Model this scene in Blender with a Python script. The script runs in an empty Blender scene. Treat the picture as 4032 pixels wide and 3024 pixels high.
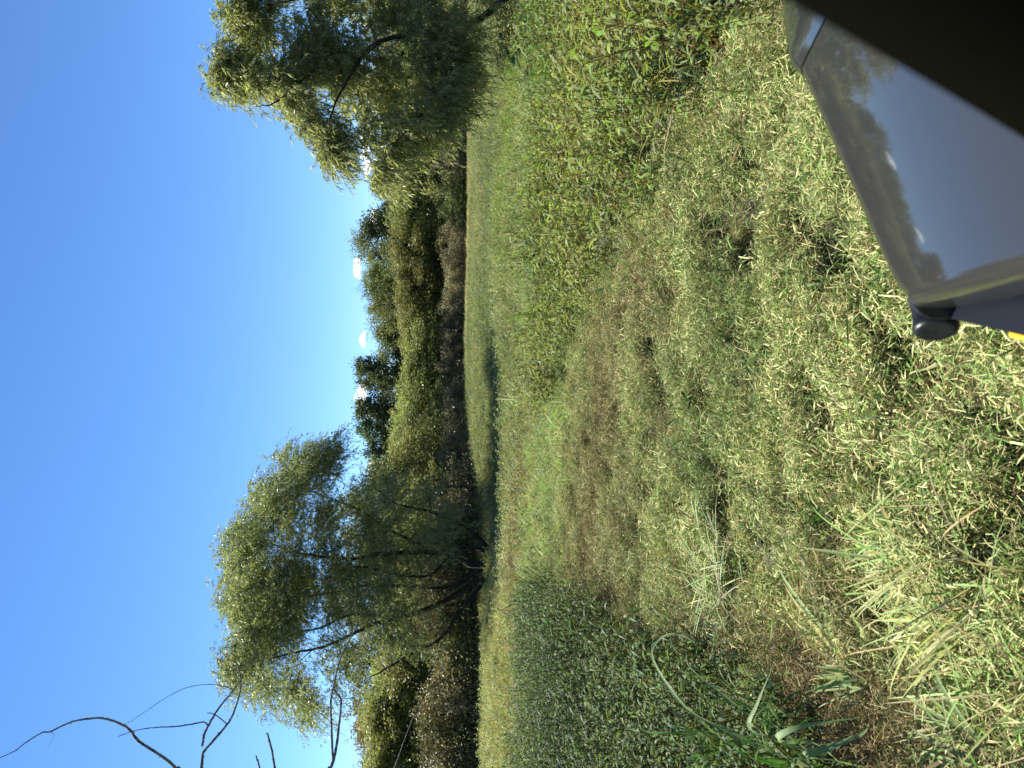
import bpy, math, random
import numpy as np
from mathutils import Vector

# ------------------------------------------------------------------ camera, sky, sun, exposure
SC = bpy.context.scene
COL = SC.collection
R = math.radians
rnd = random.Random(7)
rng = np.random.default_rng(7)

FPX = 2933.0                      # focal length in photograph pixels (4032 wide)
PITCH = R(4.8)
CAMZ = 1.75
cp, sp = math.cos(PITCH), math.sin(PITCH)
FWD = np.array([0, cp, -sp]); UPV = np.array([0, sp, cp]); RGT = np.array([1.0, 0, 0])

cam_data = bpy.data.cameras.new('camera')
cam = bpy.data.objects.new('camera', cam_data); COL.objects.link(cam)
cam_data.sensor_fit = 'HORIZONTAL'; cam_data.sensor_width = 36.0
cam_data.lens = FPX / 4032 * 36.0
cam_data.clip_start = 0.02; cam_data.clip_end = 20000
cam_data.dof.use_dof = True                      # a phone lens: only what is a hand away blurs
cam_data.dof.focus_distance = 7.0
cam_data.dof.aperture_fstop = 6.2
from mathutils import Matrix
X, Y, Z = -UPV, RGT, -FWD                        # the phone is held on its side: world up is picture left
cam.matrix_world = Matrix(((X[0], Y[0], Z[0], 0), (X[1], Y[1], Z[1], 0), (X[2], Y[2], Z[2], CAMZ), (0, 0, 0, 1)))
SC.camera = cam

SUN_AZ, SUN_EL = R(-50), R(52)                   # from forward (+Y), negative = left
w = bpy.data.worlds.new('World'); SC.world = w; w.use_nodes = True
nt = w.node_tree
sky = nt.nodes.new('ShaderNodeTexSky'); sky.sky_type = 'NISHITA'; sky.sun_disc = False
sky.sun_elevation = SUN_EL; sky.sun_rotation = SUN_AZ
sky.air_density = 0.8; sky.dust_density = 0.0; sky.ozone_density = 4.0; sky.altitude = 800
hs_ = nt.nodes.new('ShaderNodeHueSaturation'); hs_.inputs['Saturation'].default_value = 1.15; hs_.inputs['Hue'].default_value = .502; hs_.inputs['Value'].default_value = 1.08
nt.links.new(sky.outputs[0], hs_.inputs['Color']); nt.links.new(hs_.outputs[0], nt.nodes['Background'].inputs[0])
nt.nodes['Background'].inputs[1].default_value = 0.066
sun_data = bpy.data.lights.new('sun', 'SUN'); sun_data.energy = 5.0; sun_data.angle = R(0.53)
sun_data.color = (1.0, 0.95, 0.86)
sun = bpy.data.objects.new('sun', sun_data); COL.objects.link(sun)
sdir = Vector((math.sin(SUN_AZ) * math.cos(SUN_EL), math.cos(SUN_AZ) * math.cos(SUN_EL), math.sin(SUN_EL)))
sun.rotation_euler = sdir.to_track_quat('Z', 'Y').to_euler()
SC.view_settings.view_transform = 'Standard'; SC.view_settings.look = 'None'
SC.view_settings.exposure = 1.65; SC.view_settings.gamma = 1.0
SC.cycles.max_bounces = 6; SC.cycles.diffuse_bounces = 3; SC.cycles.transmission_bounces = 3
SC.cycles.transparent_max_bounces = 6; SC.cycles.caustics_reflective = False; SC.cycles.caustics_refractive = False

# ------------------------------------------------------------------ helpers
def ray(px, py):
    d = FWD + (px - 2016) / FPX * (-UPV) + (1512 - py) / FPX * RGT
    return d

def P(px, py, D):                                # the point at depth D (world y) seen at photograph pixel px, py
    d = ray(px, py)
    p = d * (D / d[1]); p[2] += CAMZ
    return p

class Noise2:
    def __init__(s, seed): s.t = np.random.default_rng(seed).random((256, 256))
    def __call__(s, x, y):
        x = np.asarray(x, float); y = np.asarray(y, float)
        xi = np.floor(x).astype(int); yi = np.floor(y).astype(int)
        fx = x - xi; fy = y - yi
        fx = fx * fx * (3 - 2 * fx); fy = fy * fy * (3 - 2 * fy)
        g = lambda a, b: s.t[a % 256, b % 256]
        return (g(xi, yi) * (1 - fx) + g(xi + 1, yi) * fx) * (1 - fy) + (g(xi, yi + 1) * (1 - fx) + g(xi + 1, yi + 1) * fx) * fy
N1, N2, N3, N4 = Noise2(1), Noise2(2), Noise2(3), Noise2(4)

def sstep(a, b, x):
    t = np.clip((np.asarray(x, float) - a) / (b - a), 0, 1)
    return t * t * (3 - 2 * t)

def H(x, y):                                     # height of the ground
    x = np.asarray(x, float); y = np.asarray(y, float)
    far = sstep(6, 18, y)
    h = (N1(x * .25 + 40, y * .25 + 40) - .5) * .16 * far
    h = h + (N2(x * 1.1 + 90, y * 1.1 + 90) - .5) * .05
    h = h + (sstep(.3, .65, N3(x * 5.7 + 11, y * 5.7)) * .075 + (N4(x * 11.3, y * 11.3) - .5) * .07 - .05 + (N1(x * 1.7, y * 1.7) - .5) * .05) * sstep(17, 14, y) * sstep(.9, .3, np.abs(x + .5) / 4.0)
    dip = np.exp(-((x + 2.6) / 5.0) ** 2 - ((y - 29.5) / 4.2) ** 2)
    h = h - .42 * dip
    h = h + .30 * sstep(33, 40, y) * np.exp(-((x + 1) / 9.0) ** 2)
    h = h + .25 * sstep(13, 24, y) * sstep(-5, -10, x)
    return h

def mesh_from(name, V, F, mats=(), attrs=None, smooth=False, mat_idx=None):
    """V (n,3), F (m,k) all faces with k corners or list of such arrays."""
    me = bpy.data.meshes.new(name)
    Fs = F if isinstance(F, list) else [F]
    V = np.ascontiguousarray(V, dtype=np.float32)
    me.vertices.add(len(V)); me.vertices.foreach_set('co', V.ravel())
    tot = sum(f.size for f in Fs); npoly = sum(len(f) for f in Fs)
    me.loops.add(tot); me.polygons.add(npoly)
    me.loops.foreach_set('vertex_index', np.concatenate([np.asarray(f).ravel() for f in Fs]).astype(np.int32))
    starts = []; s = 0
    for f in Fs:
        k = f.shape[1]; starts.append(s + np.arange(len(f)) * k); s += f.size
    me.polygons.foreach_set('loop_start', np.concatenate(starts).astype(np.int32))
    if smooth: me.polygons.foreach_set('use_smooth', np.ones(npoly, dtype=bool))
    if mat_idx is not None: me.polygons.foreach_set('material_index', np.asarray(mat_idx, dtype=np.int32))
    for k, v in (attrs or {}).items():
        v = np.asarray(v, dtype=np.float32)
        if v.ndim == 1:
            a = me.attributes.new(k, 'FLOAT', 'POINT'); a.data.foreach_set('value', v)
        else:
            a = me.attributes.new(k, 'FLOAT_COLOR', 'POINT')
            c = np.ones((len(v), 4), np.float32); c[:, :3] = v; a.data.foreach_set('color', c.ravel())
    for m in mats: me.materials.append(m)
    me.update(); me.validate()
    return me

def obj(name, me, parent=None, loc=None):
    o = bpy.data.objects.new(name, me); COL.objects.link(o)
    if parent is not None: o.parent = parent
    if loc is not None: o.location = loc
    return o

def tag(o, label=None, cat=None, group=None, kind=None):
    if label: o['label'] = label
    if cat: o['category'] = cat
    if group: o['group'] = group
    if kind: o['kind'] = kind
    return o

def empty(name, loc, label, cat, group=None):
    o = bpy.data.objects.new(name, None); COL.objects.link(o); o.location = loc
    o.empty_display_size = .2
    return tag(o, label, cat, group)

# ------------------------------------------------------------------ materials
def new_mat(name):
    m = bpy.data.materials.new(name); m.use_nodes = True
    m.node_tree.nodes.clear()
    return m, m.node_tree.nodes, m.node_tree.links

def leaf_material(name, inst=True, trans=.35, tcol=(1.15, 1.2, .75), rough=.42, spec=.35, obj_var=0.0):
    """leaf colour = instance colour x tint of the leaf; part of the light passes through."""
    m, n, l = new_mat(name)
    out = n.new('ShaderNodeOutputMaterial'); mix = n.new('ShaderNodeMixShader')
    b = n.new('ShaderNodeBsdfPrincipled'); t = n.new('ShaderNodeBsdfTranslucent')
    tint = n.new('ShaderNodeAttribute'); tint.attribute_name = 'tint'
    src = tint.outputs['Color']
    if inst:
        a = n.new('ShaderNodeAttribute'); a.attribute_name = 'col'; a.attribute_type = 'INSTANCER'
        mm = n.new('ShaderNodeMix'); mm.data_type = 'RGBA'; mm.blend_type = 'MULTIPLY'; mm.inputs[0].default_value = 1
        l.new(a.outputs['Color'], mm.inputs[6]); l.new(src, mm.inputs[7]); src = mm.outputs[2]
    if obj_var:
        oi = n.new('ShaderNodeObjectInfo'); hs = n.new('ShaderNodeHueSaturation')
        mr = n.new('ShaderNodeMapRange'); mr.inputs[3].default_value = .5 - .03 * obj_var; mr.inputs[4].default_value = .5 + .03 * obj_var
        mv = n.new('ShaderNodeMapRange'); mv.inputs[3].default_value = 1 - .3 * obj_var; mv.inputs[4].default_value = 1 + .3 * obj_var
        l.new(oi.outputs['Random'], mr.inputs[0]); l.new(oi.outputs['Random'], mv.inputs[0])
        l.new(mr.outputs[0], hs.inputs['Hue']); l.new(mv.outputs[0], hs.inputs['Value']); l.new(src, hs.inputs['Color']); src = hs.outputs[0]
    tm = n.new('ShaderNodeMix'); tm.data_type = 'RGBA'; tm.blend_type = 'MULTIPLY'; tm.inputs[0].default_value = 1
    tm.inputs[7].default_value = (*tcol, 1)
    l.new(src, tm.inputs[6]); l.new(tm.outputs[2], t.inputs['Color'])
    l.new(src, b.inputs['Base Color'])
    b.inputs['Roughness'].default_value = rough; b.inputs['Specular IOR Level'].default_value = spec
    mix.inputs[0].default_value = trans
    l.new(b.outputs[0], mix.inputs[1]); l.new(t.outputs[0], mix.inputs[2]); l.new(mix.outputs[0], out.inputs[0])
    return m

def bark_material(name, c1, c2, scale=14.0, rough=.9):
    m, n, l = new_mat(name)
    out = n.new('ShaderNodeOutputMaterial'); b = n.new('ShaderNodeBsdfPrincipled')
    tc = n.new('ShaderNodeTexCoord'); mp = n.new('ShaderNodeMapping'); mp.inputs['Scale'].default_value = (1, 1, .25)
    nz = n.new('ShaderNodeTexNoise'); nz.inputs['Scale'].default_value = scale; nz.inputs['Detail'].default_value = 8
    cr = n.new('ShaderNodeValToRGB'); cr.color_ramp.elements[0].position = .35; cr.color_ramp.elements[1].position = .68
    cr.color_ramp.elements[0].color = (*c1, 1); cr.color_ramp.elements[1].color = (*c2, 1)
    bp = n.new('ShaderNodeBump'); bp.inputs['Strength'].default_value = .6; bp.inputs['Distance'].default_value = .02
    l.new(tc.outputs['Object'], mp.inputs[0]); l.new(mp.outputs[0], nz.inputs['Vector']); l.new(nz.outputs[0], cr.inputs[0])
    l.new(cr.outputs[0], b.inputs['Base Color']); l.new(nz.outputs[0], bp.inputs['Height']); l.new(bp.outputs[0], b.inputs['Normal'])
    b.inputs['Roughness'].default_value = rough; b.inputs['Specular IOR Level'].default_value = .2
    l.new(b.outputs[0], out.inputs[0])
    return m

M_GRASS = leaf_material('grass_blade', trans=.38, rough=.5, spec=.25)
M_WEED = leaf_material('weed_leaf', trans=.42, rough=.55, spec=.12)
M_LITTER = leaf_material('cut_litter', trans=.2, tcol=(1.1, 1.05, .7), rough=.7, spec=.15)
M_WILLOW = leaf_material('willow_leaf', inst=False, trans=.58, rough=.4, spec=.35)
M_FAR = leaf_material('far_tree_leaf', inst=False, trans=.45, rough=.5, spec=.25, obj_var=.8)
M_SHRUB = leaf_material('shrub_leaf', inst=False, trans=.22, tcol=(1.2, 1.0, .7), rough=.55, spec=.25, obj_var=.6)
M_BLADE = leaf_material('broad_blade', inst=False, trans=.35, rough=.55, spec=.15)
M_BARK = bark_material('dark_bark', (.012, .009, .007), (.042, .033, .025))
M_DEAD = bark_material('dead_branch_bark', (.05, .045, .04), (.24, .22, .19), 30)
M_TWIG = bark_material('twig_bark', (.035, .027, .018), (.10, .08, .05))

# ------------------------------------------------------------------ ground
def grid_axis(segs):
    a = [np.linspace(s, e, n, endpoint=False) for s, e, n in segs]
    return np.concatenate(a + [np.array([segs[-1][1]])])
xs = grid_axis([(-1500, -100, 10), (-100, -30, 28), (-30, -5, 80), (-5, 4, 230), (4, 30, 84), (30, 100, 28), (100, 1500, 10)])
ys = grid_axis([(-60, 0, 15), (0, 1.6, 8), (1.6, 9, 190), (9, 16, 90), (16, 45, 110), (45, 110, 40), (110, 3000, 14)])
gx, gy = np.meshgrid(xs, ys)
gz = H(gx, gy)
gv = np.stack([gx, gy, gz], -1).reshape(-1, 3)
nx_, ny_ = len(xs), len(ys)
ii = (np.arange(ny_ - 1)[:, None] * nx_ + np.arange(nx_ - 1)[None, :]).ravel()
gf = np.stack([ii, ii + 1, ii + 1 + nx_, ii + nx_], 1)
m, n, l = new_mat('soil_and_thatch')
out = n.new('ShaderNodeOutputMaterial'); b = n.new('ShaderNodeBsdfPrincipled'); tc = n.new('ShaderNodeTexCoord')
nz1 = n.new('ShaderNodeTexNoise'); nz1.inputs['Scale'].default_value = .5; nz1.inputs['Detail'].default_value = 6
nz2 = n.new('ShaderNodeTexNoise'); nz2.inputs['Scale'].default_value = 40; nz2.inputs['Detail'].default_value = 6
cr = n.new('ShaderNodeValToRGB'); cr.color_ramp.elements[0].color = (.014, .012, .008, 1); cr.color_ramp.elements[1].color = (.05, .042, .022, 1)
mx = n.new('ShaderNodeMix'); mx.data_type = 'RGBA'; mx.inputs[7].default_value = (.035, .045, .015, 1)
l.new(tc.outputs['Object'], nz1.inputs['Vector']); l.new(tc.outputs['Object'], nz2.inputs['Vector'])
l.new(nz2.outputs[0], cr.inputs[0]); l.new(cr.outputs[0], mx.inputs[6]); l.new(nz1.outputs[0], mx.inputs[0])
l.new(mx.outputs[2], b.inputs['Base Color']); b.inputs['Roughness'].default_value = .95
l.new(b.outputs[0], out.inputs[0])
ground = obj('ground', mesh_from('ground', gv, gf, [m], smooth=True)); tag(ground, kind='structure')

# ------------------------------------------------------------------ leaf and blade meshes
def norm(a): return a / np.maximum(np.linalg.norm(a, axis=-1, keepdims=True), 1e-9)

def strips(base, d, side, L, W, prof, bend, fold=0.0, droop=None):
    """n leaves as strips: base (n,3), direction d, side vector, length L, width W, prof = list of (t, w); bend: amount curving along droop vector.
    returns V, F (quads)."""
    n = len(base); k = len(prof)
    if droop is None: droop = np.tile(np.array([0, 0, -1.0]), (n, 1))
    V = np.zeros((n, k, 2, 3))
    for j, (t, wd) in enumerate(prof):
        c = base + d * (L * t)[:, None] + droop * (bend * L * t * t)[:, None]
        V[:, j, 0] = c - side * (W * wd * .5)[:, None]
        V[:, j, 1] = c + side * (W * wd * .5)[:, None]
    idx = np.arange(n)[:, None] * (2 * k)
    F = []
    for j in range(k - 1):
        a = 2 * j
        F.append(np.concatenate([idx + a, idx + a + 1, idx + a + 3, idx + a + 2], 1))
    return V.reshape(-1, 3), np.stack(F, 1).reshape(-1, 4)

LANCE3 = [(0, .12), (.3, 1), (.65, .8), (1, .04)]
LANCE4 = [(0, .15), (.18, .8), (.42, 1), (.72, .7), (1, .03)]
BLADE = [(0, .8), (.4, 1), (.75, .7), (1, .05)]
BLADE2 = [(0, .9), (.5, .9), (1, .1)]

def rand_unit(n, g=rng):
    v = g.normal(size=(n, 3)); return norm(v)

def side_of(d, g, jitter=.6):
    s = norm(np.cross(d, np.array([0, 0, 1.0]) + g.normal(size=d.shape) * jitter))
    return s

def diamonds(c, d, side, L, W):
    """one flat kite per leaf, for leaves a couple of pixels long"""
    V = np.stack([c, c + d * (L * .45)[:, None] - side * (W * .5)[:, None], c + d * L[:, None], c + d * (L * .45)[:, None] + side * (W * .5)[:, None]], 1)
    i = np.arange(len(c))[:, None] * 4
    return V.reshape(-1, 3), np.concatenate([i, i + 1, i + 2, i + 3], 1)

def tube(path, radii, sides=5):
    path = np.asarray(path, float); k = len(path)
    tg = np.gradient(path, axis=0); tg = norm(tg)
    ref = np.array([.31, .17, .93]) if abs(tg[0][2]) < .9 else np.array([1.0, .1, 0])
    u = norm(np.cross(tg, ref)); v = np.cross(tg, u)
    a = np.arange(sides) / sides * 2 * np.pi
    ring = (u[:, None] * np.cos(a)[None, :, None] + v[:, None] * np.sin(a)[None, :, None]) * np.asarray(radii)[:, None, None]
    V = (path[:, None] + ring).reshape(-1, 3)
    F = []
    for j in range(k - 1):
        for s in range(sides):
            s2 = (s + 1) % sides
            F.append((j * sides + s, j * sides + s2, (j + 1) * sides + s2, (j + 1) * sides + s))
    return V, np.array(F)

class Geo:
    def __init__(s): s.V, s.F, s.T, s.n = [], [], [], 0
    def add(s, V, F, tint=None):
        V = np.asarray(V, float)
        if not len(V): return
        s.V.append(V); s.F.append(np.asarray(F) + s.n); s.n += len(V)
        if tint is None: tint = np.ones((len(V), 3))
        tint = np.asarray(tint, float)
        if tint.ndim == 1: tint = np.tile(tint, (len(V), 1))
        s.T.append(tint)
    def mesh(s, name, mats, smooth=False):
        return mesh_from(name, np.concatenate(s.V), np.concatenate(s.F), mats, {'tint': np.concatenate(s.T)}, smooth)

def smooth_path(pts, k=4):
    """Catmull-Rom through points"""
    p = np.asarray(pts, float); p = np.concatenate([[2 * p[0] - p[1]], p, [2 * p[-1] - p[-2]]])
    o = []
    for i in range(1, len(p) - 2):
        for t in np.arange(k) / k:
            a, b_, c, d = p[i - 1], p[i], p[i + 1], p[i + 2]
            o.append(.5 * ((2 * b_) + (c - a) * t + (2 * a - 5 * b_ + 4 * c - d) * t * t + (3 * b_ - a - 3 * c + d) * t ** 3))
    o.append(p[-2]); return np.array(o)

# ------------------------------------------------------------------ scattering (for what nobody could count)
def proto_collection(name, meshes):
    c = bpy.data.collections.new(name)
    for i, me in enumerate(meshes):
        o = bpy.data.objects.new(name + '_source_%02d' % i, me); c.objects.link(o)
    return c

def scatter(name, pts, rot, scl, idx, col, coll, label):
    n = len(pts)
    me = bpy.data.meshes.new(name); me.vertices.add(n)
    me.vertices.foreach_set('co', np.ascontiguousarray(pts, np.float32).ravel())
    a = me.attributes.new('rot', 'FLOAT_VECTOR', 'POINT'); a.data.foreach_set('vector', np.ascontiguousarray(rot, np.float32).ravel())
    a = me.attributes.new('scl', 'FLOAT_VECTOR', 'POINT'); s3 = scl if scl.ndim == 2 else np.repeat(scl[:, None], 3, 1)
    a.data.foreach_set('vector', np.ascontiguousarray(s3, np.float32).ravel())
    a = me.attributes.new('idx', 'INT', 'POINT'); a.data.foreach_set('value', np.asarray(idx, np.int32))
    a = me.attributes.new('col', 'FLOAT_COLOR', 'POINT'); c4 = np.ones((n, 4), np.float32); c4[:, :3] = col; a.data.foreach_set('color', c4.ravel())
    o = obj(name, me)
    g = bpy.data.node_groups.new(name + '_scatter', 'GeometryNodeTree')
    g.interface.new_socket('Geometry', in_out='INPUT', socket_type='NodeSocketGeometry')
    g.interface.new_socket('Geometry', in_out='OUTPUT', socket_type='NodeSocketGeometry')
    N, L = g.nodes, g.links
    gi, go = N.new('NodeGroupInput'), N.new('NodeGroupOutput')
    ip = N.new('GeometryNodeInstanceOnPoints'); ci = N.new('GeometryNodeCollectionInfo')
    ci.inputs['Collection'].default_value = coll; ci.inputs['Separate Children'].default_value = True; ci.inputs['Reset Children'].default_value = True
    def na(nm, t):
        q = N.new('GeometryNodeInputNamedAttribute'); q.data_type = t; q.inputs[0].default_value = nm
        return [s for s in q.outputs if s.enabled and s.name == 'Attribute'][0]
    L.new(gi.outputs[0], ip.inputs['Points']); L.new(ci.outputs[0], ip.inputs['Instance']); ip.inputs['Pick Instance'].default_value = True
    L.new(na('idx', 'INT'), ip.inputs['Instance Index'])
    e2r = N.new('FunctionNodeEulerToRotation'); L.new(na('rot', 'FLOAT_VECTOR'), e2r.inputs[0]); L.new(e2r.outputs[0], ip.inputs['Rotation'])
    L.new(na('scl', 'FLOAT_VECTOR'), ip.inputs['Scale'])
    L.new(ip.outputs[0], go.inputs[0])
    md = o.modifiers.new('scatter', 'NODES'); md.node_group = g
    tag(o, label, kind='stuff')
    return o

# prototypes -------------------------------------------------------
def weed_plant(seed, h=.62, nl=27, leaf=(.13, .22), lw=.024, lean=.12):
    """smartweed: jointed reddish stems, long lance leaves, small pale spikes"""
    g = np.random.default_rng(seed); G = Geo()
    for s in range(3):
        top = np.array([g.normal(0, lean), g.normal(0, lean), h * g.uniform(.75, 1.05)])
        b0 = np.array([g.normal(0, .04), g.normal(0, .04), 0])
        path = smooth_path([b0, b0 * .5 + top * .45 + g.normal(0, .02, 3), top + b0], 3)
        V, F = tube(path, np.linspace(.004, .0018, len(path)), 4)
        G.add(V, F, np.array([1.3, .75, .5]))
        k = nl // 3
        t = np.sort(g.uniform(.18, 1, k)); c = np.stack([np.interp(t, np.linspace(0, 1, len(path)), path[:, i]) for i in range(3)], 1)
        az = np.arange(k) * 2.4 + g.uniform(0, 6); el = g.uniform(.0, 1.4, k)
        d = np.stack([np.cos(az) * np.cos(el), np.sin(az) * np.cos(el), np.sin(el)], 1)
        Ln = g.uniform(*leaf, k) * (1.1 - .35 * t); W = lw * g.uniform(.75, 1.2, k)
        sd = side_of(d, g, .45)
        V, F = strips(c, d, sd, Ln, W, LANCE4, g.uniform(.3, 1.0, k))
        tn = np.repeat(np.stack([g.uniform(.8, 1.15, k), g.uniform(.8, 1.2, k), g.uniform(.6, 1.3, k)], 1), 10, 0)
        G.add(V, F, tn)
        if g.random() < .3:                                     # flower spike, pale
            q = 14; tt = np.linspace(0, 1, q); ax = norm(np.array([[g.normal(0, .5), g.normal(0, .5), 1]]))[0]
            c = path[-1] + ax * (tt * .045)[:, None]
            d = rand_unit(q, g); V, F = diamonds(c, d, side_of(d, g), np.full(q, .007), np.full(q, .005))
            G.add(V, F, np.array([2.2, 1.6, 3.0]))
    return G.mesh('weed_plant', [M_WEED])

def grass_clump(seed, n=60, h=(.15, .35), rad=.12, wd=.005, lean=.5, bend=(.1, .8)):
    g = np.random.default_rng(seed); G = Geo()
    r = rad * np.sqrt(g.random(n)); a = g.uniform(0, 6.283, n)
    base = np.stack([r * np.cos(a), r * np.sin(a), np.zeros(n)], 1)
    d = norm(np.stack([g.normal(0, lean, n), g.normal(0, lean, n), np.ones(n)], 1))
    sd = norm(np.cross(d, rand_unit(n, g)))
    dr = norm(np.stack([d[:, 0], d[:, 1], -.7 * np.ones(n)], 1))
    V, F = strips(base, d, sd, g.uniform(*h, n), wd * g.uniform(.6, 1.3, n), BLADE, g.uniform(*bend, n), droop=dr)
    tn = np.repeat(np.stack([g.uniform(.7, 1.5, n), g.uniform(.75, 1.25, n), g.uniform(.6, 1.3, n)], 1), 8, 0)
    G.add(V, F, tn)
    return G.mesh('grass_clump', [M_GRASS])

def litter_clump(seed, n=80, rad=.12, ln=(.02, .07), wd=(.002, .0075), zmax=.085, tilt=.6, green=.42):
    """cut bits of stem and leaf lying every which way"""
    g = np.random.default_rng(seed); G = Geo()
    r = rad * np.sqrt(g.random(n)); a = g.uniform(0, 6.283, n)
    base = np.stack([r * np.cos(a), r * np.sin(a), zmax * g.random(n) ** 1.3], 1)
    az = g.uniform(0, 6.283, n); el = g.normal(.1, tilt, n)
    d = np.stack([np.cos(az) * np.cos(el), np.sin(az) * np.cos(el), np.sin(el)], 1)
    sd = norm(np.cross(d, np.array([0, 0, 1.0]) + g.normal(0, .5, (n, 3))))
    V, F = strips(base, d, sd, g.uniform(*ln, n), g.uniform(*wd, n), BLADE2, g.uniform(-.1, .5, n))
    u = g.random(n)[:, None]
    straw = np.array([1.4, 1.34, 1.25]); grn = np.array([.42, .68, .34]); brn = np.array([.7, .5, .5])
    tn = np.where(u < green, grn, np.where(u < green + .18, brn, straw)) * g.uniform(.65, 1.3, (n, 1))
    G.add(V, F, np.repeat(tn, 6, 0))
    return G.mesh('litter_clump', [M_LITTER])

def sprig(seed):
    """a flattened or re-growing shoot: a few lance leaves close to the ground"""
    g = np.random.default_rng(seed); G = Geo(); k = 9
    az = np.arange(k) * 2.4 + g.uniform(0, 6); el = g.uniform(.05, .7, k)
    d = np.stack([np.cos(az) * np.cos(el), np.sin(az) * np.cos(el), np.sin(el)], 1)
    c = np.stack([g.normal(0, .02, k), g.normal(0, .02, k), g.uniform(0, .08, k)], 1)
    V, F = strips(c, d, side_of(d, g, .4), g.uniform(.06, .13, k), g.uniform(.013, .021, k), LANCE4, g.uniform(.2, .7, k))
    G.add(V, F, np.repeat(np.stack([g.uniform(.8, 1.2, k), g.uniform(.85, 1.2, k), g.uniform(.7, 1.3, k)], 1), 10, 0))
    return G.mesh('sprig', [M_WEED])

C_WEED = proto_collection('weed_plant', [weed_plant(100 + i, h=.6 + .06 * (i % 3)) for i in range(9)])
C_WEEDF = proto_collection('weed_clump', [weed_plant(130 + i, h=.55, nl=42, leaf=(.07, .12), lw=.0145, lean=.2) for i in range(6)])
C_FIELDW = proto_collection('field_weed', [weed_plant(160 + i, h=.42, nl=33, leaf=(.11, .19), lw=.034, lean=.25) for i in range(6)])
C_GRASS = proto_collection('grass_clump', [grass_clump(200 + i) for i in range(6)])
C_TALL = proto_collection('tall_grass', [grass_clump(230 + i, 55, (.3, .65), .14, .009, .35, (.3, 1.0)) for i in range(5)])
C_FARG = proto_collection('field_grass', [grass_clump(250 + i, 130, (.14, .36), .38, .012, .45) for i in range(6)])
C_LIT = proto_collection('litter_clump', [litter_clump(300 + i) for i in range(8)])
C_FINE = proto_collection('thatch', [litter_clump(330 + i, 90, .13, (.025, .08), (.0012, .003), .06, .7, .15) for i in range(6)])
C_CHUNK = proto_collection('cut_stem', [litter_clump(360 + i, 16, .2, (.05, .16), (.003, .009), .09, .35, .5) for i in range(6)])
C_SPRIG = proto_collection('sprig', [sprig(400 + i) for i in range(7)])

# zones of the field (plan view) ----------------------------------
def x_right(y): return np.interp(y, [0, 3, 4.5, 7, 8.2, 10, 11, 12.5, 15, 30], [2.3, 2.05, 1.8, 1.36, 1.05, .35, -.2, -.9, -1.2, -1.2])
def x_left(y): return np.interp(y, [0, 2.9, 3.6, 4.5, 7, 12, 16, 30], [-1.35, -1.52, -1.6, -1.62, -2.35, -3.2, -4.2, -5.0])
def wob(x, y): return (N3(x * 1.3, y * 1.3) - .5) * .5 + (N4(x * 4, y * 4) - .5) * .2
def points(x0, x1, y0, y1, dens, g=rng):
    n = int((x1 - x0) * (y1 - y0) * dens)
    return g.uniform(x0, x1, n), g.uniform(y0, y1, n)
def in_view(x, y, m=.12): return (np.abs(x) < y * (1512 / FPX) * (1 + m) + .6)
def rots(n, tilt, g=rng): return np.stack([g.normal(0, tilt, n), g.normal(0, tilt, n), g.uniform(0, 6.283, n)], 1)
def lerp(a, b_, t): return np.asarray(a) * (1 - t[:, None]) + np.asarray(b_) * t[:, None]
def blob(x, y, cx, cy, rx, ry): return np.exp(-((x - cx) / rx) ** 2 - ((y - cy) / ry) ** 2)
def on_ground(x, y, dz=0): return np.stack([x, y, H(x, y) + dz], 1)

# --- tall smartweed on the right
x, y = points(-2, 9, 2.2, 13.5, 27)
k = (x > x_right(y) + wob(x, y) * .8) & in_view(x, y) & (y < 12.2 + wob(x, y) * 2); x, y = x[k], y[k]; n = len(x)
t = N1(x * .6, y * .6)
hgt = (.85 + .35 * N2(x * .8, y * .8)) * (.85 + .2 * sstep(0, .5, x - x_right(y)))
c = lerp((.115, .165, .050), (.23, .255, .092), t) * rng.uniform(.8, 1.2, (n, 1))
c = lerp(c, (.19, .19, .07), .5 * sstep(.62, .8, N3(x * .45 + 9, y * .45)))
scatter('smartweed_stand', on_ground(x, y), rots(n, .14), hgt * rng.uniform(.8, 1.15, n) * (1.12 - .12 * sstep(4, 8, y)), rng.integers(0, 9, n), c, C_WEED,
        'tall stand of green lance-leaved smartweed right of the mown strip')
x, y = points(-1, 3, 2.4, 9.5, 34); q = x_right(y) - x
k = (q > -.15) & (q < .75 * sstep(9, 6, y) + .12) & (rng.random(len(x)) < sstep(.85, .1, q) * .9 + .08); x, y = x[k], y[k]; n = len(x)
c = lerp((.10, .155, .05), (.24, .27, .11), rng.random(n))
scatter('half_cut_smartweed', on_ground(x, y), rots(n, .5), rng.uniform(.3, .62, n), rng.integers(0, 9, n), c, C_WEED, 'half cut leaning smartweed along the edge of the tall stand')
# --- darker, lower smartweed on the left
x, y = points(-11, -1, 2.3, 15, 42)
k = (x < x_left(y) + wob(x, y) * .5) & in_view(x, y) & (y < 14.2 + wob(x, y) * 2); x, y = x[k], y[k]; n = len(x)
t = N1(x * .6 + 50, y * .6)
c = lerp((.065, .105, .042), (.13, .175, .075), t) * rng.uniform(.8, 1.2, (n, 1))
hgt = (.98 + .25 * N2(x * .8, y * .8)) * (1.15 - .12 * sstep(0, .6, x_left(y) - x))
scatter('dark_smartweed_stand', on_ground(x, y), rots(n, .15), hgt * rng.uniform(.85, 1.12, n), rng.integers(0, 6, n), c, C_WEEDF,
        'dense darker green smartweed left of the mown strip')

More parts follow.
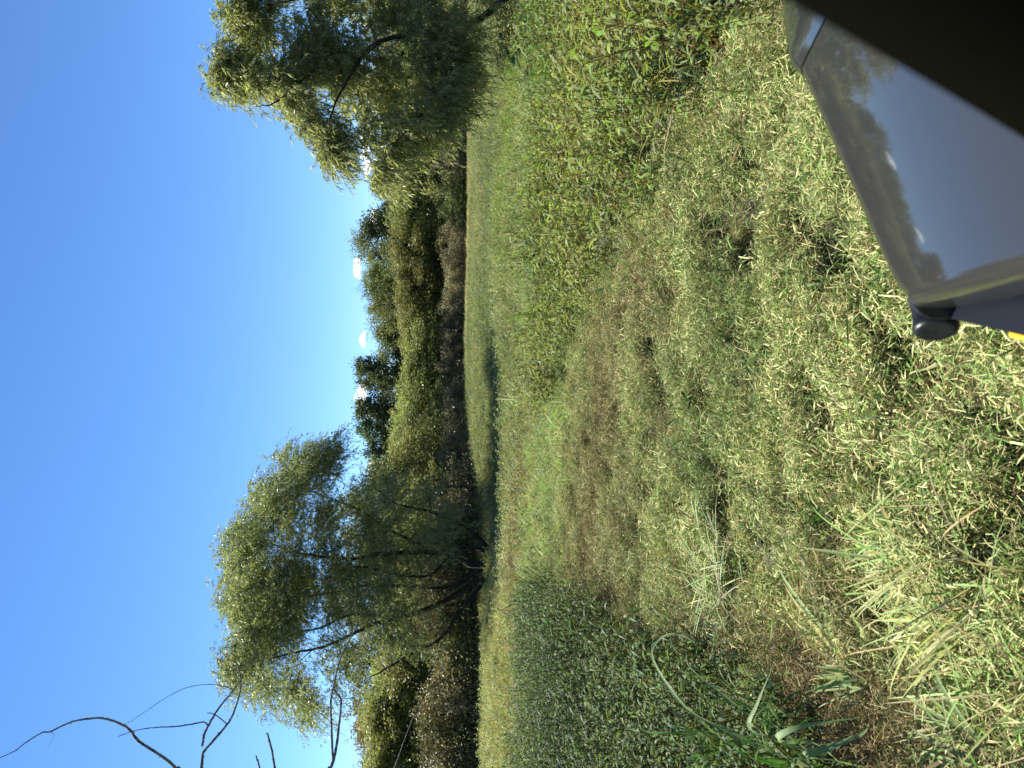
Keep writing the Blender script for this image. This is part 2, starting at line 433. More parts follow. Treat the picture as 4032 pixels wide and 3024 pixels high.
# --- what lies on the mown strip
def strip_points(dens, y0=1.6, y1=14.5):
    x, y = points(-5.0, 2.6, y0, y1, dens)
    k = (x < x_right(y) + .35 + wob(x, y) * .8) & (x > x_left(y) - .3 + wob(x, y) * .5) & in_view(x, y, .2)
    return x[k], y[k]
def brown_patch(x, y):
    b = blob(x, y, .75, 6.2, .55, 1.0) + blob(x, y, .25, 7.6, .7, .9) + blob(x, y, -.9, 8.6, 1.0, 1.6) + .9 * blob(x, y, -2.1, 9.2, .7, 2.0)
    b = b + 1.1 * blob(x, y, -1.45, 3.3, .30, .75) + .8 * blob(x, y, -1.5, 2.5, .5, .5) + .5 * blob(x, y, -.35, 10.8, .7, 1.0)
    return np.clip(b * .9 + (N2(x * 2.2, y * 2.2) - .5) * .9, 0, 1)
def pale_patch(x, y):
    b = blob(x, y, .15, 2.75, .5, .4) + .9 * blob(x, y, -1.0, 4.9, .35, .7) + .7 * blob(x, y, -.75, 2.45, .4, .35) + .6 * blob(x, y, -1.6, 11, .6, 1.5)
    return np.clip(b + (N3(x * 2 + 7, y * 2) - .55) * .9, 0, 1)
def green_patch(x, y):
    b = blob(x, y, .55, 4.4, .9, .6) + blob(x, y, .0, 5.6, .8, .5) + .7 * blob(x, y, -.6, 4.6, .5, .4) + .5 * blob(x, y, .9, 3.2, .6, .5) + .5 * blob(x, y, -2.2, 12.5, 1, 2)
    return np.clip(b + (N4(x * 1.7 + 3, y * 1.7) - .5) * .8, 0, 1)
def litter_col(x, y):
    n = len(x)
    c = np.tile(np.array([.32, .335, .155]), (n, 1))
    c = lerp(c, (.135, .19, .065), green_patch(x, y))
    c = lerp(c, (.205, .18, .09), brown_patch(x, y))
    c = lerp(c, (.44, .45, .23), .8 * pale_patch(x, y))
    return c * rng.uniform(.7, 1.25, (n, 1))
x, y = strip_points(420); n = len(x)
lump = sstep(.32, .6, N3(x * 5.7 + 11, y * 5.7) * .55 + N4(x * 11.3, y * 11.3) * .45)
edge_shade = (1 - .85 * sstep(.75, .15, x - x_left(y)) * (y < 7.5)) * (1 - .6 * sstep(.5, .1, x_right(y) - x))  # litter thinned so dark soil stands in for shade along the weed edges
k = rng.random(n) < (.03 + .97 * lump ** 1.2) * edge_shade; x, y, lump = x[k], y[k], lump[k]; n = len(x)
br = brown_patch(x, y)
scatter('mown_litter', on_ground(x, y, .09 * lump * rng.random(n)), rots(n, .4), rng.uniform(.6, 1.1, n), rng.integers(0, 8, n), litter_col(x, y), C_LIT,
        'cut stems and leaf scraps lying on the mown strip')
x, y = strip_points(420); k = rng.random(len(x)) < (.05 + .3 * sstep(.38, .62, N3(x * 5.7 + 11, y * 5.7) * .55 + N4(x * 11.3, y * 11.3) * .45)) + .5 * brown_patch(x, y); x, y = x[k], y[k]; n = len(x)
c = lerp((.30, .30, .145), (.20, .165, .085), brown_patch(x, y)) * rng.uniform(.7, 1.3, (n, 1))
scatter('brown_thatch', on_ground(x, y, .02), rots(n, .3), rng.uniform(.7, 1.35, n), rng.integers(0, 6, n), c, C_FINE, 'fine brown thatch of dry stalks on the mown strip')
x, y = strip_points(26, 2.0, 13); k = rng.random(len(x)) < .12 + .88 * sstep(.35, .7, N2(x * 1.9 + 4, y * 1.9)) * (1 - .8 * brown_patch(x, y)); x, y = x[k], y[k]; n = len(x)
c = lerp((.065, .115, .04), (.15, .195, .075), rng.random(n))
scatter('flattened_weeds', on_ground(x, y, .02), rots(n, .75), rng.uniform(.22, .42, n), rng.integers(0, 6, n), c, C_WEEDF, 'dark green leafy weeds pressed flat among the cut litter')
# coarse grass standing among the weeds and over the field
x, y = points(-12, 12, 2.6, 40, 2.2); k = in_view(x, y) & ((x > x_right(y) + .2) | (x < x_left(y) - .2) | (y > 14)) & (rng.random(len(x)) < np.where(y < 14, .55, .5 * sstep(45, 20, y))); x, y = x[k], y[k]; n = len(x)
c = lerp((.12, .17, .06), (.34, .34, .18), rng.random(n) ** 1.4)
scatter('coarse_grass', on_ground(x, y), rots(n, .15), rng.uniform(.8, 1.35, n) * np.where(y < 14, 1.15, .8), rng.integers(0, 5, n), c, C_TALL, 'coarse pale grass standing among the weeds and over the field')
x, y = strip_points(18, 1.6, 11); n = len(x)
c = lerp((.16, .22, .07), (.42, .42, .22), rng.random(n)) * rng.uniform(.75, 1.2, (n, 1))
scatter('cut_stems', on_ground(x, y, .03), rots(n, .2), rng.uniform(.6, 1.2, n), rng.integers(0, 6, n), c, C_CHUNK, 'longer cut stalks scattered over the mown strip')
x, y = strip_points(30); k = rng.random(len(x)) < .12 + .8 * green_patch(x, y) * (1 - brown_patch(x, y)); x, y = x[k], y[k]; n = len(x)
c = lerp((.06, .12, .035), (.12, .185, .055), rng.random(n))
scatter('weed_sprigs', on_ground(x, y, .04), rots(n, .45), rng.uniform(.6, 1.15, n), rng.integers(0, 7, n), c, C_SPRIG, 'green leafy sprigs lying among the cut litter')
x, y = strip_points(70); k = rng.random(len(x)) < .3 + .7 * N4(x * 1.6, y * 1.6); x, y = x[k], y[k]; n = len(x)
c = lerp((.10, .16, .04), (.26, .27, .11), rng.random(n)) * lerp((1, 1, 1), (.75, .6, .6), brown_patch(x, y))
scatter('short_grass', on_ground(x, y), rots(n, .35), rng.uniform(.2, .5, n), rng.integers(0, 6, n), c, C_GRASS, 'short grass shoots in the mown strip')

# --- brighter long grass where the strip runs out and along the far edge of the smartweed
x, y = points(-4.5, 9, 9.2, 16.5, 32)
edge = blob(x, y, -.3, 11.6, 1.5, 1.3) + .8 * blob(x, y, -1.7, 13.5, 1.2, 1.5) + .5 * ((y > 11.4) & (x > .5)) + .35 * ((y > 13) & (x < -2))
k = (rng.random(len(x)) < edge) & in_view(x, y); x, y = x[k], y[k]; n = len(x)
c = lerp((.17, .26, .095), (.30, .37, .16), N1(x, y)) * rng.uniform(.8, 1.25, (n, 1))
scatter('bright_tall_grass', on_ground(x, y), rots(n, .2), rng.uniform(.55, 1.0, n), rng.integers(0, 5, n), c, C_TALL, 'bright green long grass along the edge of the weeds')

# --- field grass out to the trees
def field_col(x, y):
    n = len(x)
    t = N1(x * .35, y * .2)
    c = lerp((.12, .16, .064), (.21, .235, .10), t)
    tan = .85 * sstep(.55, .95, (y - 40) / 30) * (x > -6) + .75 * sstep(17, 24, y) * sstep(-3.5, -6.5, x) * sstep(40, 31, y)
    tan = np.clip(tan + (N2(x * .5, y * .5) - .5) * .5 * (tan > .05), 0, 1)
    c = lerp(c, np.where((x > -6)[:, None], np.array([.40, .375, .20]), np.array([.29, .31, .13])), tan)
    backlit_green = blob(x, y, 8.2, 19.5, 2.6, 1.6) + .6 * blob(x, y, 5.5, 22, 2.0, 2.5)  # greener colour painted in for backlight on the grass near the right willow
    c = lerp(c, (.14, .22, .035), np.clip(backlit_green, 0, 1))
    path = np.exp(-((y - (17 + (x + 3.2) * -1.1)) / 1.1) ** 2) * sstep(-6.5, -4.5, x) * sstep(.6, -1.0, x)
    c = lerp(c, (.20, .165, .08), .85 * np.clip(path * (.5 + N3(x * 1.5, y * 1.5)), 0, 1))
    return c * np.random.default_rng(3).uniform(.65, 1.35, (n, 1))
def field(x0, x1, y0, y1, dens, s):
    x, y = points(x0, x1, y0, y1, dens)
    k = in_view(x, y, .15) & (rng.random(len(x)) < sstep(11.3, 13.5, y + wob(x, y))); x, y = x[k], y[k]
    return x, y, np.full(len(x), s) * rng.uniform(.75, 1.25, len(x))
parts_ = [field(-10, 10, 11, 20, 13, .75), field(-16, 16, 20, 36, 9, .95), field(-30, 30, 36, 55, 4.5, 1.25), field(-60, 60, 55, 92, 1.8, 1.8)]
x = np.concatenate([p[0] for p in parts_]); y = np.concatenate([p[1] for p in parts_]); s = np.concatenate([p[2] for p in parts_]); n = len(x)
xw, yw = points(-26, 26, 11.5, 58, 7); k = in_view(xw, yw) & (rng.random(len(xw)) < sstep(11, 13, yw) * (.35 + .65 * sstep(.35, .6, N1(xw * .5 + 5, yw * .35))) * sstep(60, 34, yw)); xw, yw = xw[k], yw[k]
cw = field_col(xw, yw) * lerp((.62, .72, .7), (1.35, 1.3, 1.4), rng.random(len(xw)))
scatter('field_weeds', on_ground(xw, yw), rots(len(xw), .15), rng.uniform(.65, 1.0, len(xw)), rng.integers(0, 6, len(xw)), cw, C_FIELDW, 'low leafy weeds through the field grass')
s3 = np.stack([s, s, np.minimum(s, 1.05) * (.8 + .5 * N4(x * .7, y * .7))], 1)
scatter('field_grass', on_ground(x, y), rots(n, .12), s3, rng.integers(0, 6, n), field_col(x, y), C_FARG, 'green and tan field grass running out to the trees')

# ------------------------------------------------------------------ willows
def limb_paths(limbs):
    return [(smooth_path(p, 5), r0, r1) for p, r0, r1 in limbs]

def build_willow(label, root_loc, limbs, lobes, n_clusters, sprays, leaf, lw, col1, col2, seed, twig_r=.004, spray_len=(.5, 1.1), droop=.55, leaves_per=22, simple=False):
    """limbs: list of (points, r0, r1) in world space, the first is the trunk; lobes: list of (centre, radii(3), weight).
    Branches run from the limbs to points inside the lobes; leafy sprays hang round each of those points."""
    g = np.random.default_rng(seed)
    root = empty('willow_tree', root_loc, label, 'tree')
    off = np.array(root_loc)
    LP = limb_paths(limbs)
    G = [Geo() for _ in LP]
    nodes, owner, nrad = [], [], []
    for i, (p, r0, r1) in enumerate(LP):
        rad = (np.linspace(1, 0, len(p)) ** .9 * (r0 - r1) + r1) * .72
        pw = p + g.normal(0, .012, p.shape) * np.linspace(.2, 1, len(p))[:, None]
        V, F = tube(pw - off, rad, 8); G[i].add(V, F)
        st = max(1, len(p) // 8)
        nodes.append(p[st:]); owner += [i] * len(p[st:]); nrad.append(rad[st:])
    nodes = np.concatenate(nodes); owner = np.array(owner); nrad = np.concatenate(nrad)
    wt = np.array([l_[2] * l_[1][0] * l_[1][1] for l_ in lobes]); wt = wt / wt.sum()
    crown = Geo()
    pick = g.choice(len(lobes), n_clusters, p=wt)
    base_z = nodes[:, 2].min()
    order = []
    for q in pick:
        c, r, _ = lobes[q]
        u = rand_unit(1, g)[0] * g.random() ** (1 / 2.2)
        order.append(np.array(c) + u * np.array(r))
    order = np.array(order)
    dist0 = np.min(np.linalg.norm(order[:, None] - nodes[None], axis=2), axis=1)
    order = order[np.argsort(dist0)]
    tn_nodes, tn_owner, tn_rad = list(nodes), list(owner), list(nrad)
    B, D, LL, TT = [], [], [], []
    for ctr in order:
        A = np.array(tn_nodes)
        dv = ctr - A; dd = np.linalg.norm(dv, axis=1) + 1.2 * np.maximum(0, A[:, 2] - ctr[2] + .3)
        j = int(np.argmin(dd)); a = A[j]; own = tn_owner[j]
        L_ = np.linalg.norm(ctr - a)
        mid = (a + ctr) / 2 + np.array([0, 0, .10 * L_]) + g.normal(0, .07 * L_, 3)
        path = smooth_path([a, mid, ctr], 5)
        r0 = min(tn_rad[j] * .7, .008 + .011 * L_); rad = np.linspace(r0, twig_r * 1.4, len(path))
        V, F = tube(path - off, rad, 5 if r0 > .015 else 3); G[own].add(V, F)
        for k_ in range(3, len(path), 3):
            tn_nodes.append(path[k_]); tn_owner.append(own); tn_rad.append(rad[k_])
        outw = norm((ctr - np.array([off[0], off[1], base_z + .25 * (ctr[2] - base_z)]))[None])[0]
        for s_ in range(sprays):
            d = norm((outw * .8 + rand_unit(1, g)[0] * .9)[None])[0]
            st = path[-1 - g.integers(0, 4)]
            ln = g.uniform(*spray_len); tt = np.linspace(0, 1, 6)
            sp_ = st + d * (ln * tt)[:, None] + np.array([0, 0, -1.0]) * (droop * ln * tt ** 2)[:, None]
            V, F = tube(sp_ - off, np.linspace(twig_r, twig_r * .4, 6), 3); G[own].add(V, F)
            k = leaves_per; tl = np.sort(g.uniform(.08, 1.0, k))
            c = np.stack([np.interp(tl, tt, sp_[:, i]) for i in range(3)], 1)
            dirn = norm(np.gradient(sp_, axis=0)); dt = np.stack([np.interp(tl, tt, dirn[:, i]) for i in range(3)], 1)
            B.append(c); D.append(norm(dt * .8 + rand_unit(k, g) * .75 + np.array([0, 0, -.25])))
            LL.append(g.uniform(leaf[0], leaf[1], k)); TT.append(np.full(k, g.random()))
    B = np.concatenate(B); D = np.concatenate(D); LL = np.concatenate(LL); TT = np.concatenate(TT); nl = len(B)
    sd = norm(np.cross(D, rand_unit(nl, g) + np.array([0, 0, .6])))
    if simple: V, F = diamonds(B - off, D, sd, LL, lw * g.uniform(.75, 1.25, nl))
    else: V, F = strips(B - off, D, sd, LL, lw * g.uniform(.75, 1.25, nl), LANCE3, g.uniform(.0, .45, nl))
    tint = lerp(col1, col2, np.clip(TT * .6 + g.random(nl) * .4, 0, 1)) * g.uniform(.75, 1.25, (nl, 1))
    yel = g.random(nl) < .02; tint[yel] = (.30, .24, .04)
    crown.add(V, F, np.repeat(tint, 4 if simple else 8, 0))
    for i, gg in enumerate(G):
        obj('trunk' if i == 0 else 'limb', gg.mesh('trunk' if i == 0 else 'limb', [M_BARK], True), root)
    obj('crown', crown.mesh('willow_crown', [M_WILLOW]), root)
    return root, nl

def c3(cx, cy, D):                                # enlargement of the left willow -> world
    return P(cx / 1.207 + 700, cy / 1.207 + 1650, D)
def c1(cx, cy, D):                                # enlargement of the right willow -> world
    return P(cx / 1.4747 + 700, cy / 1.4747, D)

D0 = 32.5
bs = c3(1462, 690, D0); bs[2] = H(bs[0], bs[1]) - .1
limbs = [
    ([bs, c3(1425, 690, D0), c3(1380, 685, D0), c3(1300, 640, D0 - .3), c3(1150, 632, D0 - .6), c3(950, 645, D0 - 1), c3(800, 665, D0 - 1.2), c3(600, 640, D0 - 1.4), c3(430, 590, D0 - 1.5)], .26, .03),
    ([bs + [.15, .1, 0], c3(1440, 620, D0 + .4), c3(1340, 610, D0 + .8), c3(1180, 600, D0 + 1.2), c3(1000, 525, D0 + 1.6), c3(850, 425, D0 + 2), c3(700, 370, D0 + 2.3), c3(520, 300, D0 + 2.6)], .17, .025),
    ([bs + [.3, -.1, 0], c3(1455, 590, D0 - .5), c3(1350, 505, D0 - 1.4), c3(1200, 440, D0 - 2.2), c3(1040, 402, D0 - 2.8), c3(940, 330, D0 - 3.0)], .16, .03),
    ([bs + [-.3, 0, 0], c3(1400, 780, D0 + .2), c3(1260, 870, D0 - .2), c3(1100, 932, D0 - .6), c3(950, 970, D0 - .9), c3(850, 1012, D0 - 1.2), c3(700, 1080, D0 - 1.6), c3(550, 1112, D0 - 2), c3(350, 1160, D0 - 2.3)], .2, .03),
    ([bs + [-.25, -.3, 0], c3(1410, 830, D0 - .9), c3(1340, 920, D0 - 1.6), c3(1250, 1040, D0 - 2.2), c3(1105, 1120, D0 - 2.8), c3(1020, 1170, D0 - 3), c3(920, 1225, D0 - 3.2)], .14, .03),
    ([c3(1060, 945, D0 - .7), c3(930, 930, D0 - .2), c3(800, 937, D0 + .2), c3(650, 1000, D0 + .5), c3(500, 1010, D0 + .8), c3(350, 980, D0 + 1)], .11, .02),
    ([bs + [-.1, .2, 0], c3(1400, 735, D0 + .8), c3(1280, 800, D0 + 1.2), c3(1100, 795, D0 + 1.6), c3(900, 790, D0 + 2), c3(700, 830, D0 + 2.3), c3(520, 850, D0 + 2.6), c3(350, 820, D0 + 2.8)], .15, .025),
    ([c3(1300, 640, D0 - .3), c3(1200, 740, D0 - 1), c3(1050, 740, D0 - 1.6), c3(850, 700, D0 - 2), c3(700, 760, D0 - 2.5), c3(480, 740, D0 - 2.8)], .10, .02),
]
k_ = D0 / FPX / 1.207
def lobe(cx, cy, rx, ry, w_, D=D0, dd=None, cf=c3, kk=k_):
    return (cf(cx, cy, D), (ry * kk, dd if dd else (rx + ry) * .5 * kk * 1.1, rx * kk), w_)
lobes = [lobe(610, 250, 190, 140, 1.0, D0 + 1.5), lobe(470, 420, 170, 150, 1.1, D0 + .5), lobe(340, 620, 140, 140, 1.3, D0 - .5), lobe(350, 820, 150, 160, 1.4, D0 + .5),
         lobe(400, 1010, 160, 130, 1.3), lobe(310, 1170, 140, 110, 1.1, D0 - .8), lobe(480, 1250, 170, 100, 1.0, D0 - 1), lobe(620, 1350, 140, 90, .8, D0 - 1),
         lobe(740, 180, 100, 90, .6, D0 + 1.5), lobe(560, 800, 110, 280, .7), lobe(700, 520, 130, 160, .5), lobe(760, 820, 120, 260, .4),
         lobe(1000, 650, 250, 300, .45), lobe(1050, 960, 230, 170, .38), lobe(1000, 400, 230, 130, .45, D0 - 1.5), lobe(800, 1150, 150, 160, .4, D0 - 1.2), lobe(1230, 560, 130, 170, .25, D0 - 1.5)]
lobes = [q for (c, rr_, w_), f in zip(lobes, range(99)) for q in [(c, rr_, w_), (P(2016 + FPX * float(np.dot(c - [0, 0, CAMZ], -UPV)) / float(np.dot(c - [0, 0, CAMZ], FWD)), 1512 - FPX * c[0] / float(np.dot(c - [0, 0, CAMZ], FWD)), c[1] + 3.2), tuple(.8 * v for v in rr_), w_), (P(2016 + FPX * float(np.dot(c - [0, 0, CAMZ], -UPV)) / float(np.dot(c - [0, 0, CAMZ], FWD)), 1512 - FPX * c[0] / float(np.dot(c - [0, 0, CAMZ], FWD)), c[1] - 3.2), tuple(.8 * v for v in rr_), w_)]]
willow_left, nlf = build_willow('multi-stemmed willow with fanning dark limbs standing alone at the left of the field', tuple(bs), limbs, lobes, 1400, 9, (.11, .18), .029, (.12, .15, .068), (.235, .26, .12), 11, spray_len=(.7, 1.4), simple=True, twig_r=.003)
print('left willow leaves', nlf)

D1 = 16.5
bs = P(2075, -70, D1); bs[2] = H(bs[0], bs[1]) - .1
k1 = D1 / FPX / 1.4747
limbs = [
    ([bs, c1(1900, -10, D1), c1(1770, 100, D1 - .1), c1(1650, 145, D1 - .2), c1(1500, 160, D1 - .2), c1(1380, 192, D1 - .3), c1(1180, 237, D1 - .4), c1(1090, 290, D1 - .4), c1(820, 330, D1 - .3), c1(500, 400, D1), c1(260, 470, D1)], .125, .012),
    ([c1(1640, 145, D1 - .2), c1(1500, 60, D1 + .5), c1(1200, -10, D1 + .9), c1(800, -20, D1 + 1.1), c1(500, 40, D1 + 1.2), c1(320, 120, D1 + 1.2)], .075, .012),
    ([c1(1190, 235, D1 - .4), c1(1090, 310, D1 - .8), c1(980, 470, D1 - 1.1), c1(900, 640, D1 - 1.3), c1(850, 800, D1 - 1.4)], .06, .012),
    ([c1(1700, 130, D1 - .1), c1(1620, 330, D1 - .9), c1(1500, 540, D1 - 1.4), c1(1400, 680, D1 - 1.7), c1(1310, 780, D1 - 1.9), c1(1180, 950, D1 - 2)], .045, .01),
    ([c1(1380, 192, D1 - .3), c1(1250, 400, D1 + .5), c1(1150, 560, D1 + .9), c1(1050, 760, D1 + 1.1), c1(960, 880, D1 + 1.2)], .055, .012),
    ([c1(900, 320, D1 - .3), c1(700, 480, D1 - .8), c1(560, 600, D1 - 1), c1(450, 620, D1 - 1.1)], .04, .01),
]
L1 = lambda cx, cy, rx, ry, w_, D=D1: lobe(cx, cy, rx, ry, w_, D, None, c1, k1)
lobes = [L1(420, 130, 170, 170, 1.1, D1 + .5), L1(350, 400, 130, 130, 1.1), L1(270, 470, 80, 70, .7), L1(600, 470, 170, 140, 1.1, D1 - .4), L1(720, 620, 110, 110, .9, D1 - .8), L1(850, 760, 130, 120, .9, D1 - .9),
         L1(930, 870, 90, 90, .8, D1 - .9), L1(850, 280, 230, 240, .9), L1(1150, 500, 240, 250, .55), L1(1230, 780, 170, 170, .55, D1 - 1.2), L1(1450, 420, 150, 230, .45, D1 - .8),
         L1(1300, 80, 250, 130, .7), L1(1170, 980, 70, 80, .6, D1 - 1.2), L1(1560, 620, 90, 170, .35, D1 - 1.3), L1(1650, 350, 90, 150, .45, D1 - .6), L1(1720, 60, 90, 130, .2, D1 - .6), L1(1500, 180, 180, 180, .6, D1 - .9), L1(1600, 460, 110, 150, .45, D1 - 1.2), L1(1420, 650, 130, 160, .4, D1 - 1.2), L1(900, -150, 400, 220, .7, D1 + .5), L1(1400, -220, 300, 200, .5, D1 + .3), L1(500, -150, 200, 200, .7, D1 + .6)]
willow_right, nlf = build_willow('nearer willow leaning in from the right with long drooping leaves', tuple(bs), limbs, lobes, 820, 8, (.10, .165), .019, (.155, .18, .075), (.33, .335, .145), 23, twig_r=.003, spray_len=(.35, .8), leaves_per=20)
print('right willow leaves', nlf)

# ------------------------------------------------------------------ far trees and shrubs
def tree_mesh(seed, kind):
    """unit-ish tree, 10 m tall: trunk with limbs, crown of leaf clumps"""
    g = np.random.default_rng(seed); T = Geo(); C = Geo()
    if kind == 'cottonwood': lo, hi, wide, nb, nlv, ls, cols = .16, 1.0, 2.3, 60, 190, (.16, .30), ((.042, .066, .030), (.095, .125, .054))
    elif kind == 'willow': lo, hi, wide, nb, nlv, ls, cols = .12, 1.0, 3.4, 62, 210, (.16, .34), ((.125, .14, .045), (.25, .26, .09))
    elif kind == 'olive': lo, hi, wide, nb, nlv, ls, cols = .10, 1.0, 3.1, 60, 200, (.15, .28), ((.09, .108, .038), (.185, .19, .075))
    else: lo, hi, wide, nb, nlv, ls, cols = .15, 1.0, 2.6, 50, 170, (.15, .28), ((.12, .07, .02), (.20, .13, .03))
    Ht = 10.0
    nst = 1 if kind == 'cottonwood' else 3
    stems = []
    for s_ in range(nst):
        tip = np.array([g.normal(0, .15 if nst == 1 else 1.1), g.normal(0, .15 if nst == 1 else 1.1), Ht * (.93 if nst == 1 else g.uniform(.65, .88))])
        b0 = np.array([g.normal(0, .1), g.normal(0, .1), -.2])
        p = smooth_path([b0, b0 + (tip - b0) * .3 + g.normal(0, .2, 3) * [1, 1, 0], b0 + (tip - b0) * .65 + g.normal(0, .25, 3) * [1, 1, 0], tip], 5)
        V, F = tube(p, np.linspace(.17, .03, len(p)), 6); T.add(V, F); stems.append(p)
    for i in range(nb):
        u = g.random() ** .8; h_ = lo + (hi - lo) * u
        if kind == 'cottonwood': env = wide * (np.sin(np.pi * np.clip((h_ - lo) / (1.06 - lo), 0, 1) ** .75) ** .8 + .12)
        else: env = wide * np.sqrt(max(0.03, 1 - ((h_ - .42) / .6) ** 2))
        a = g.uniform(0, 6.283); r_ = env * g.random() ** .45
        c = np.array([r_ * np.cos(a), r_ * np.sin(a), h_ * Ht])
        st = stems[g.integers(0, nst)]; j = np.argmin(np.abs(st[:, 2] - (c[2] - .35 * r_ - .2))); a0 = st[j]
        mid = (a0 + c) / 2 + np.array([0, 0, .12 * r_])
        p = smooth_path([a0, mid, c], 3); V, F = tube(p, np.linspace(.05, .012, len(p)), 4); T.add(V, F)
        out_ = norm(np.array([[c[0], c[1], .8 + .15 * r_]]))[0]
        n_ = int(nlv * g.uniform(.6, 1.3)); sz = g.uniform(.45, .85)
        q = g.normal(0, 1, (n_, 3)) * np.array([sz, sz, sz * .75]) * .6
        if kind != 'cottonwood': q = q + out_ * (g.uniform(-1, 1.4, n_) * sz)[:, None]
        pos = c + q
        d = norm(rand_unit(n_, g) + out_ * .5 + np.array([0, 0, -.25 if kind == 'willow' else .1]))
        sd = side_of(d, g, .8); L_ = g.uniform(*ls, n_)
        V, F = diamonds(pos, d, sd, L_, L_ * (g.uniform(.5, .8, n_) if kind in ('cottonwood', 'rusty') else g.uniform(.28, .5, n_)))
        tn = lerp(cols[0], cols[1], np.clip(.5 * g.random() + .5 * g.random(n_), 0, 1)) * g.uniform(.8, 1.2, (n_, 1))
        C.add(V, F, np.repeat(tn, 4, 0))
    return T.mesh('trunk', [M_BARK], True), C.mesh('crown', [M_FAR])

def shrub_mesh(seed, kind):
    """2.5 m shrub: many stems from the ground, small leaves"""
    g = np.random.default_rng(seed); T = Geo(); C = Geo()
    cols = {'brown': ((.125, .118, .062), (.28, .265, .14)), 'green': ((.075, .11, .03), (.17, .20, .06)), 'mixed': ((.10, .095, .05), (.24, .225, .11))}[kind]
    for i in range(26):
        a = g.uniform(0, 6.283); r_ = 1.5 * g.random() ** .6; h_ = 2.5 * (1 - .35 * (r_ / 1.5) ** 2) * g.uniform(.75, 1.05)
        tip = np.array([r_ * np.cos(a), r_ * np.sin(a), h_]); b0 = np.array([tip[0] * .5, tip[1] * .5, -.1]) + g.normal(0, .15, 3) * [1, 1, 0]
        p = smooth_path([b0, (b0 + tip) / 2 + g.normal(0, .15, 3), tip], 4); V, F = tube(p, np.linspace(.022, .006, len(p)), 4); T.add(V, F)
        for s_ in range(5):
            k = p[g.integers(3, len(p))]; e = k + norm((tip - b0)[None])[0] * .2 + rand_unit(1, g)[0] * .5
            V, F = tube(np.array([k, (k + e) / 2 + [0, 0, .05], e]), [.008, .006, .003], 3); T.add(V, F)
            n_ = 46; t_ = g.uniform(.0, 1, n_)[:, None]; pos = k * (1 - t_) + e * t_ + g.normal(0, .13, (n_, 3))
            d = norm(rand_unit(n_, g) + [0, 0, .1]); sd = side_of(d, g, .8); L_ = g.uniform(.07, .15, n_)
            V, F = diamonds(pos, d, sd, L_, L_ * g.uniform(.4, .65, n_))
            tn = lerp(cols[0], cols[1], np.clip(.4 * g.random() + .6 * g.random(n_), 0, 1)) * g.uniform(.8, 1.3, (n_, 1))
            C.add(V, F, np.repeat(tn, 4, 0))
        n_ = 60; pos = np.stack([g.normal(0, .8, n_), g.normal(0, .8, n_), g.uniform(.05, 1.2, n_)], 1); d = rand_unit(n_, g)
        L_ = g.uniform(.07, .14, n_); V, F = diamonds(pos, d, side_of(d, g), L_, L_ * .5); C.add(V, F, np.repeat(lerp(cols[0], cols[1], g.random(n_)), 4, 0))
    return T.mesh('stems', [M_TWIG], True), C.mesh('foliage', [M_SHRUB])

TREES = {k: [tree_mesh(500 + 10 * i + j, k) for j in range(v)] for i, (k, v) in enumerate((('cottonwood', 3), ('willow', 4), ('olive', 3), ('rusty', 1)))}
SHRUBS = {k: [shrub_mesh(700 + 10 * i + j, k) for j in range(3)] for i, k in enumerate(('brown', 'green', 'mixed'))}
NAME = {'cottonwood': 'cottonwood_tree', 'willow': 'willow_tree', 'olive': 'thicket_tree', 'rusty': 'rusty_tree'}
ORD = ['first', 'second', 'third', 'fourth', 'fifth', 'sixth', 'seventh', 'eighth', 'ninth', 'tenth', 'eleventh', 'twelfth', 'thirteenth', 'fourteenth', 'fifteenth', 'sixteenth', 'seventeenth', 'eighteenth', 'nineteenth', 'twentieth']

def place_tree(kind, px_top, py, D, width, label, group):
    """a tree whose top shows at px_top, py when it stands D metres out; width in metres"""
    p = P(px_top, py, D); z0 = float(H(p[0], D)); h = p[2] - z0
    tm_, cm_ = rnd.choice(TREES[kind])
    o = empty(NAME[kind], (p[0], D, z0), label, 'tree', group)
    base_w = {'cottonwood': 5.2, 'willow': 7.4, 'olive': 6.8, 'rusty': 5.8}[kind]
    o.scale = (width / base_w, width / base_w, h / 10.4); o.rotation_euler = (0, 0, rnd.uniform(0, 6.28))
    obj('trunk', tm_, o); obj('crown', cm_, o)
    return o

# tall trees on the skyline of the far treeline (photograph: top, across, distance, width)
sky_trees = [('olive', 1500, 640, 84, 7.5), ('cottonwood', 1462, 735, 86, 4.5), ('olive', 1490, 800, 80, 6), ('cottonwood', 1418, 880, 82, 5), ('olive', 1403, 950, 82, 7), ('olive', 1445, 1060, 84, 6.5),
             ('cottonwood', 1425, 1130, 86, 4.5), ('olive', 1418, 1195, 84, 5.5), ('olive', 1450, 1262, 86, 6), ('cottonwood', 1475, 1330, 88, 5.5), ('cottonwood', 1545, 1385, 84, 4),
             ('cottonwood', 1400, 1450, 84, 4.6), ('cottonwood', 1398, 1505, 86, 3.6), ('cottonwood', 1398, 1608, 84, 4.8), ('cottonwood', 1402, 1690, 85, 4.6), ('cottonwood', 1432, 1770, 84, 4.4), ('cottonwood', 1470, 1850, 84, 5.5),
             ('olive', 1450, 1900, 66, 6), ('olive', 1500, 520, 84, 8), ('olive', 1480, 380, 82, 8), ('olive', 1450, 220, 80, 8), ('olive', 1440, 60, 80, 8)]
lab = {'cottonwood': 'tall dark cottonwood at the back of the far treeline, %s cottonwood from right',
       'olive': 'tall olive tree at the back of the far treeline, %s olive from right'}
cnt = {}
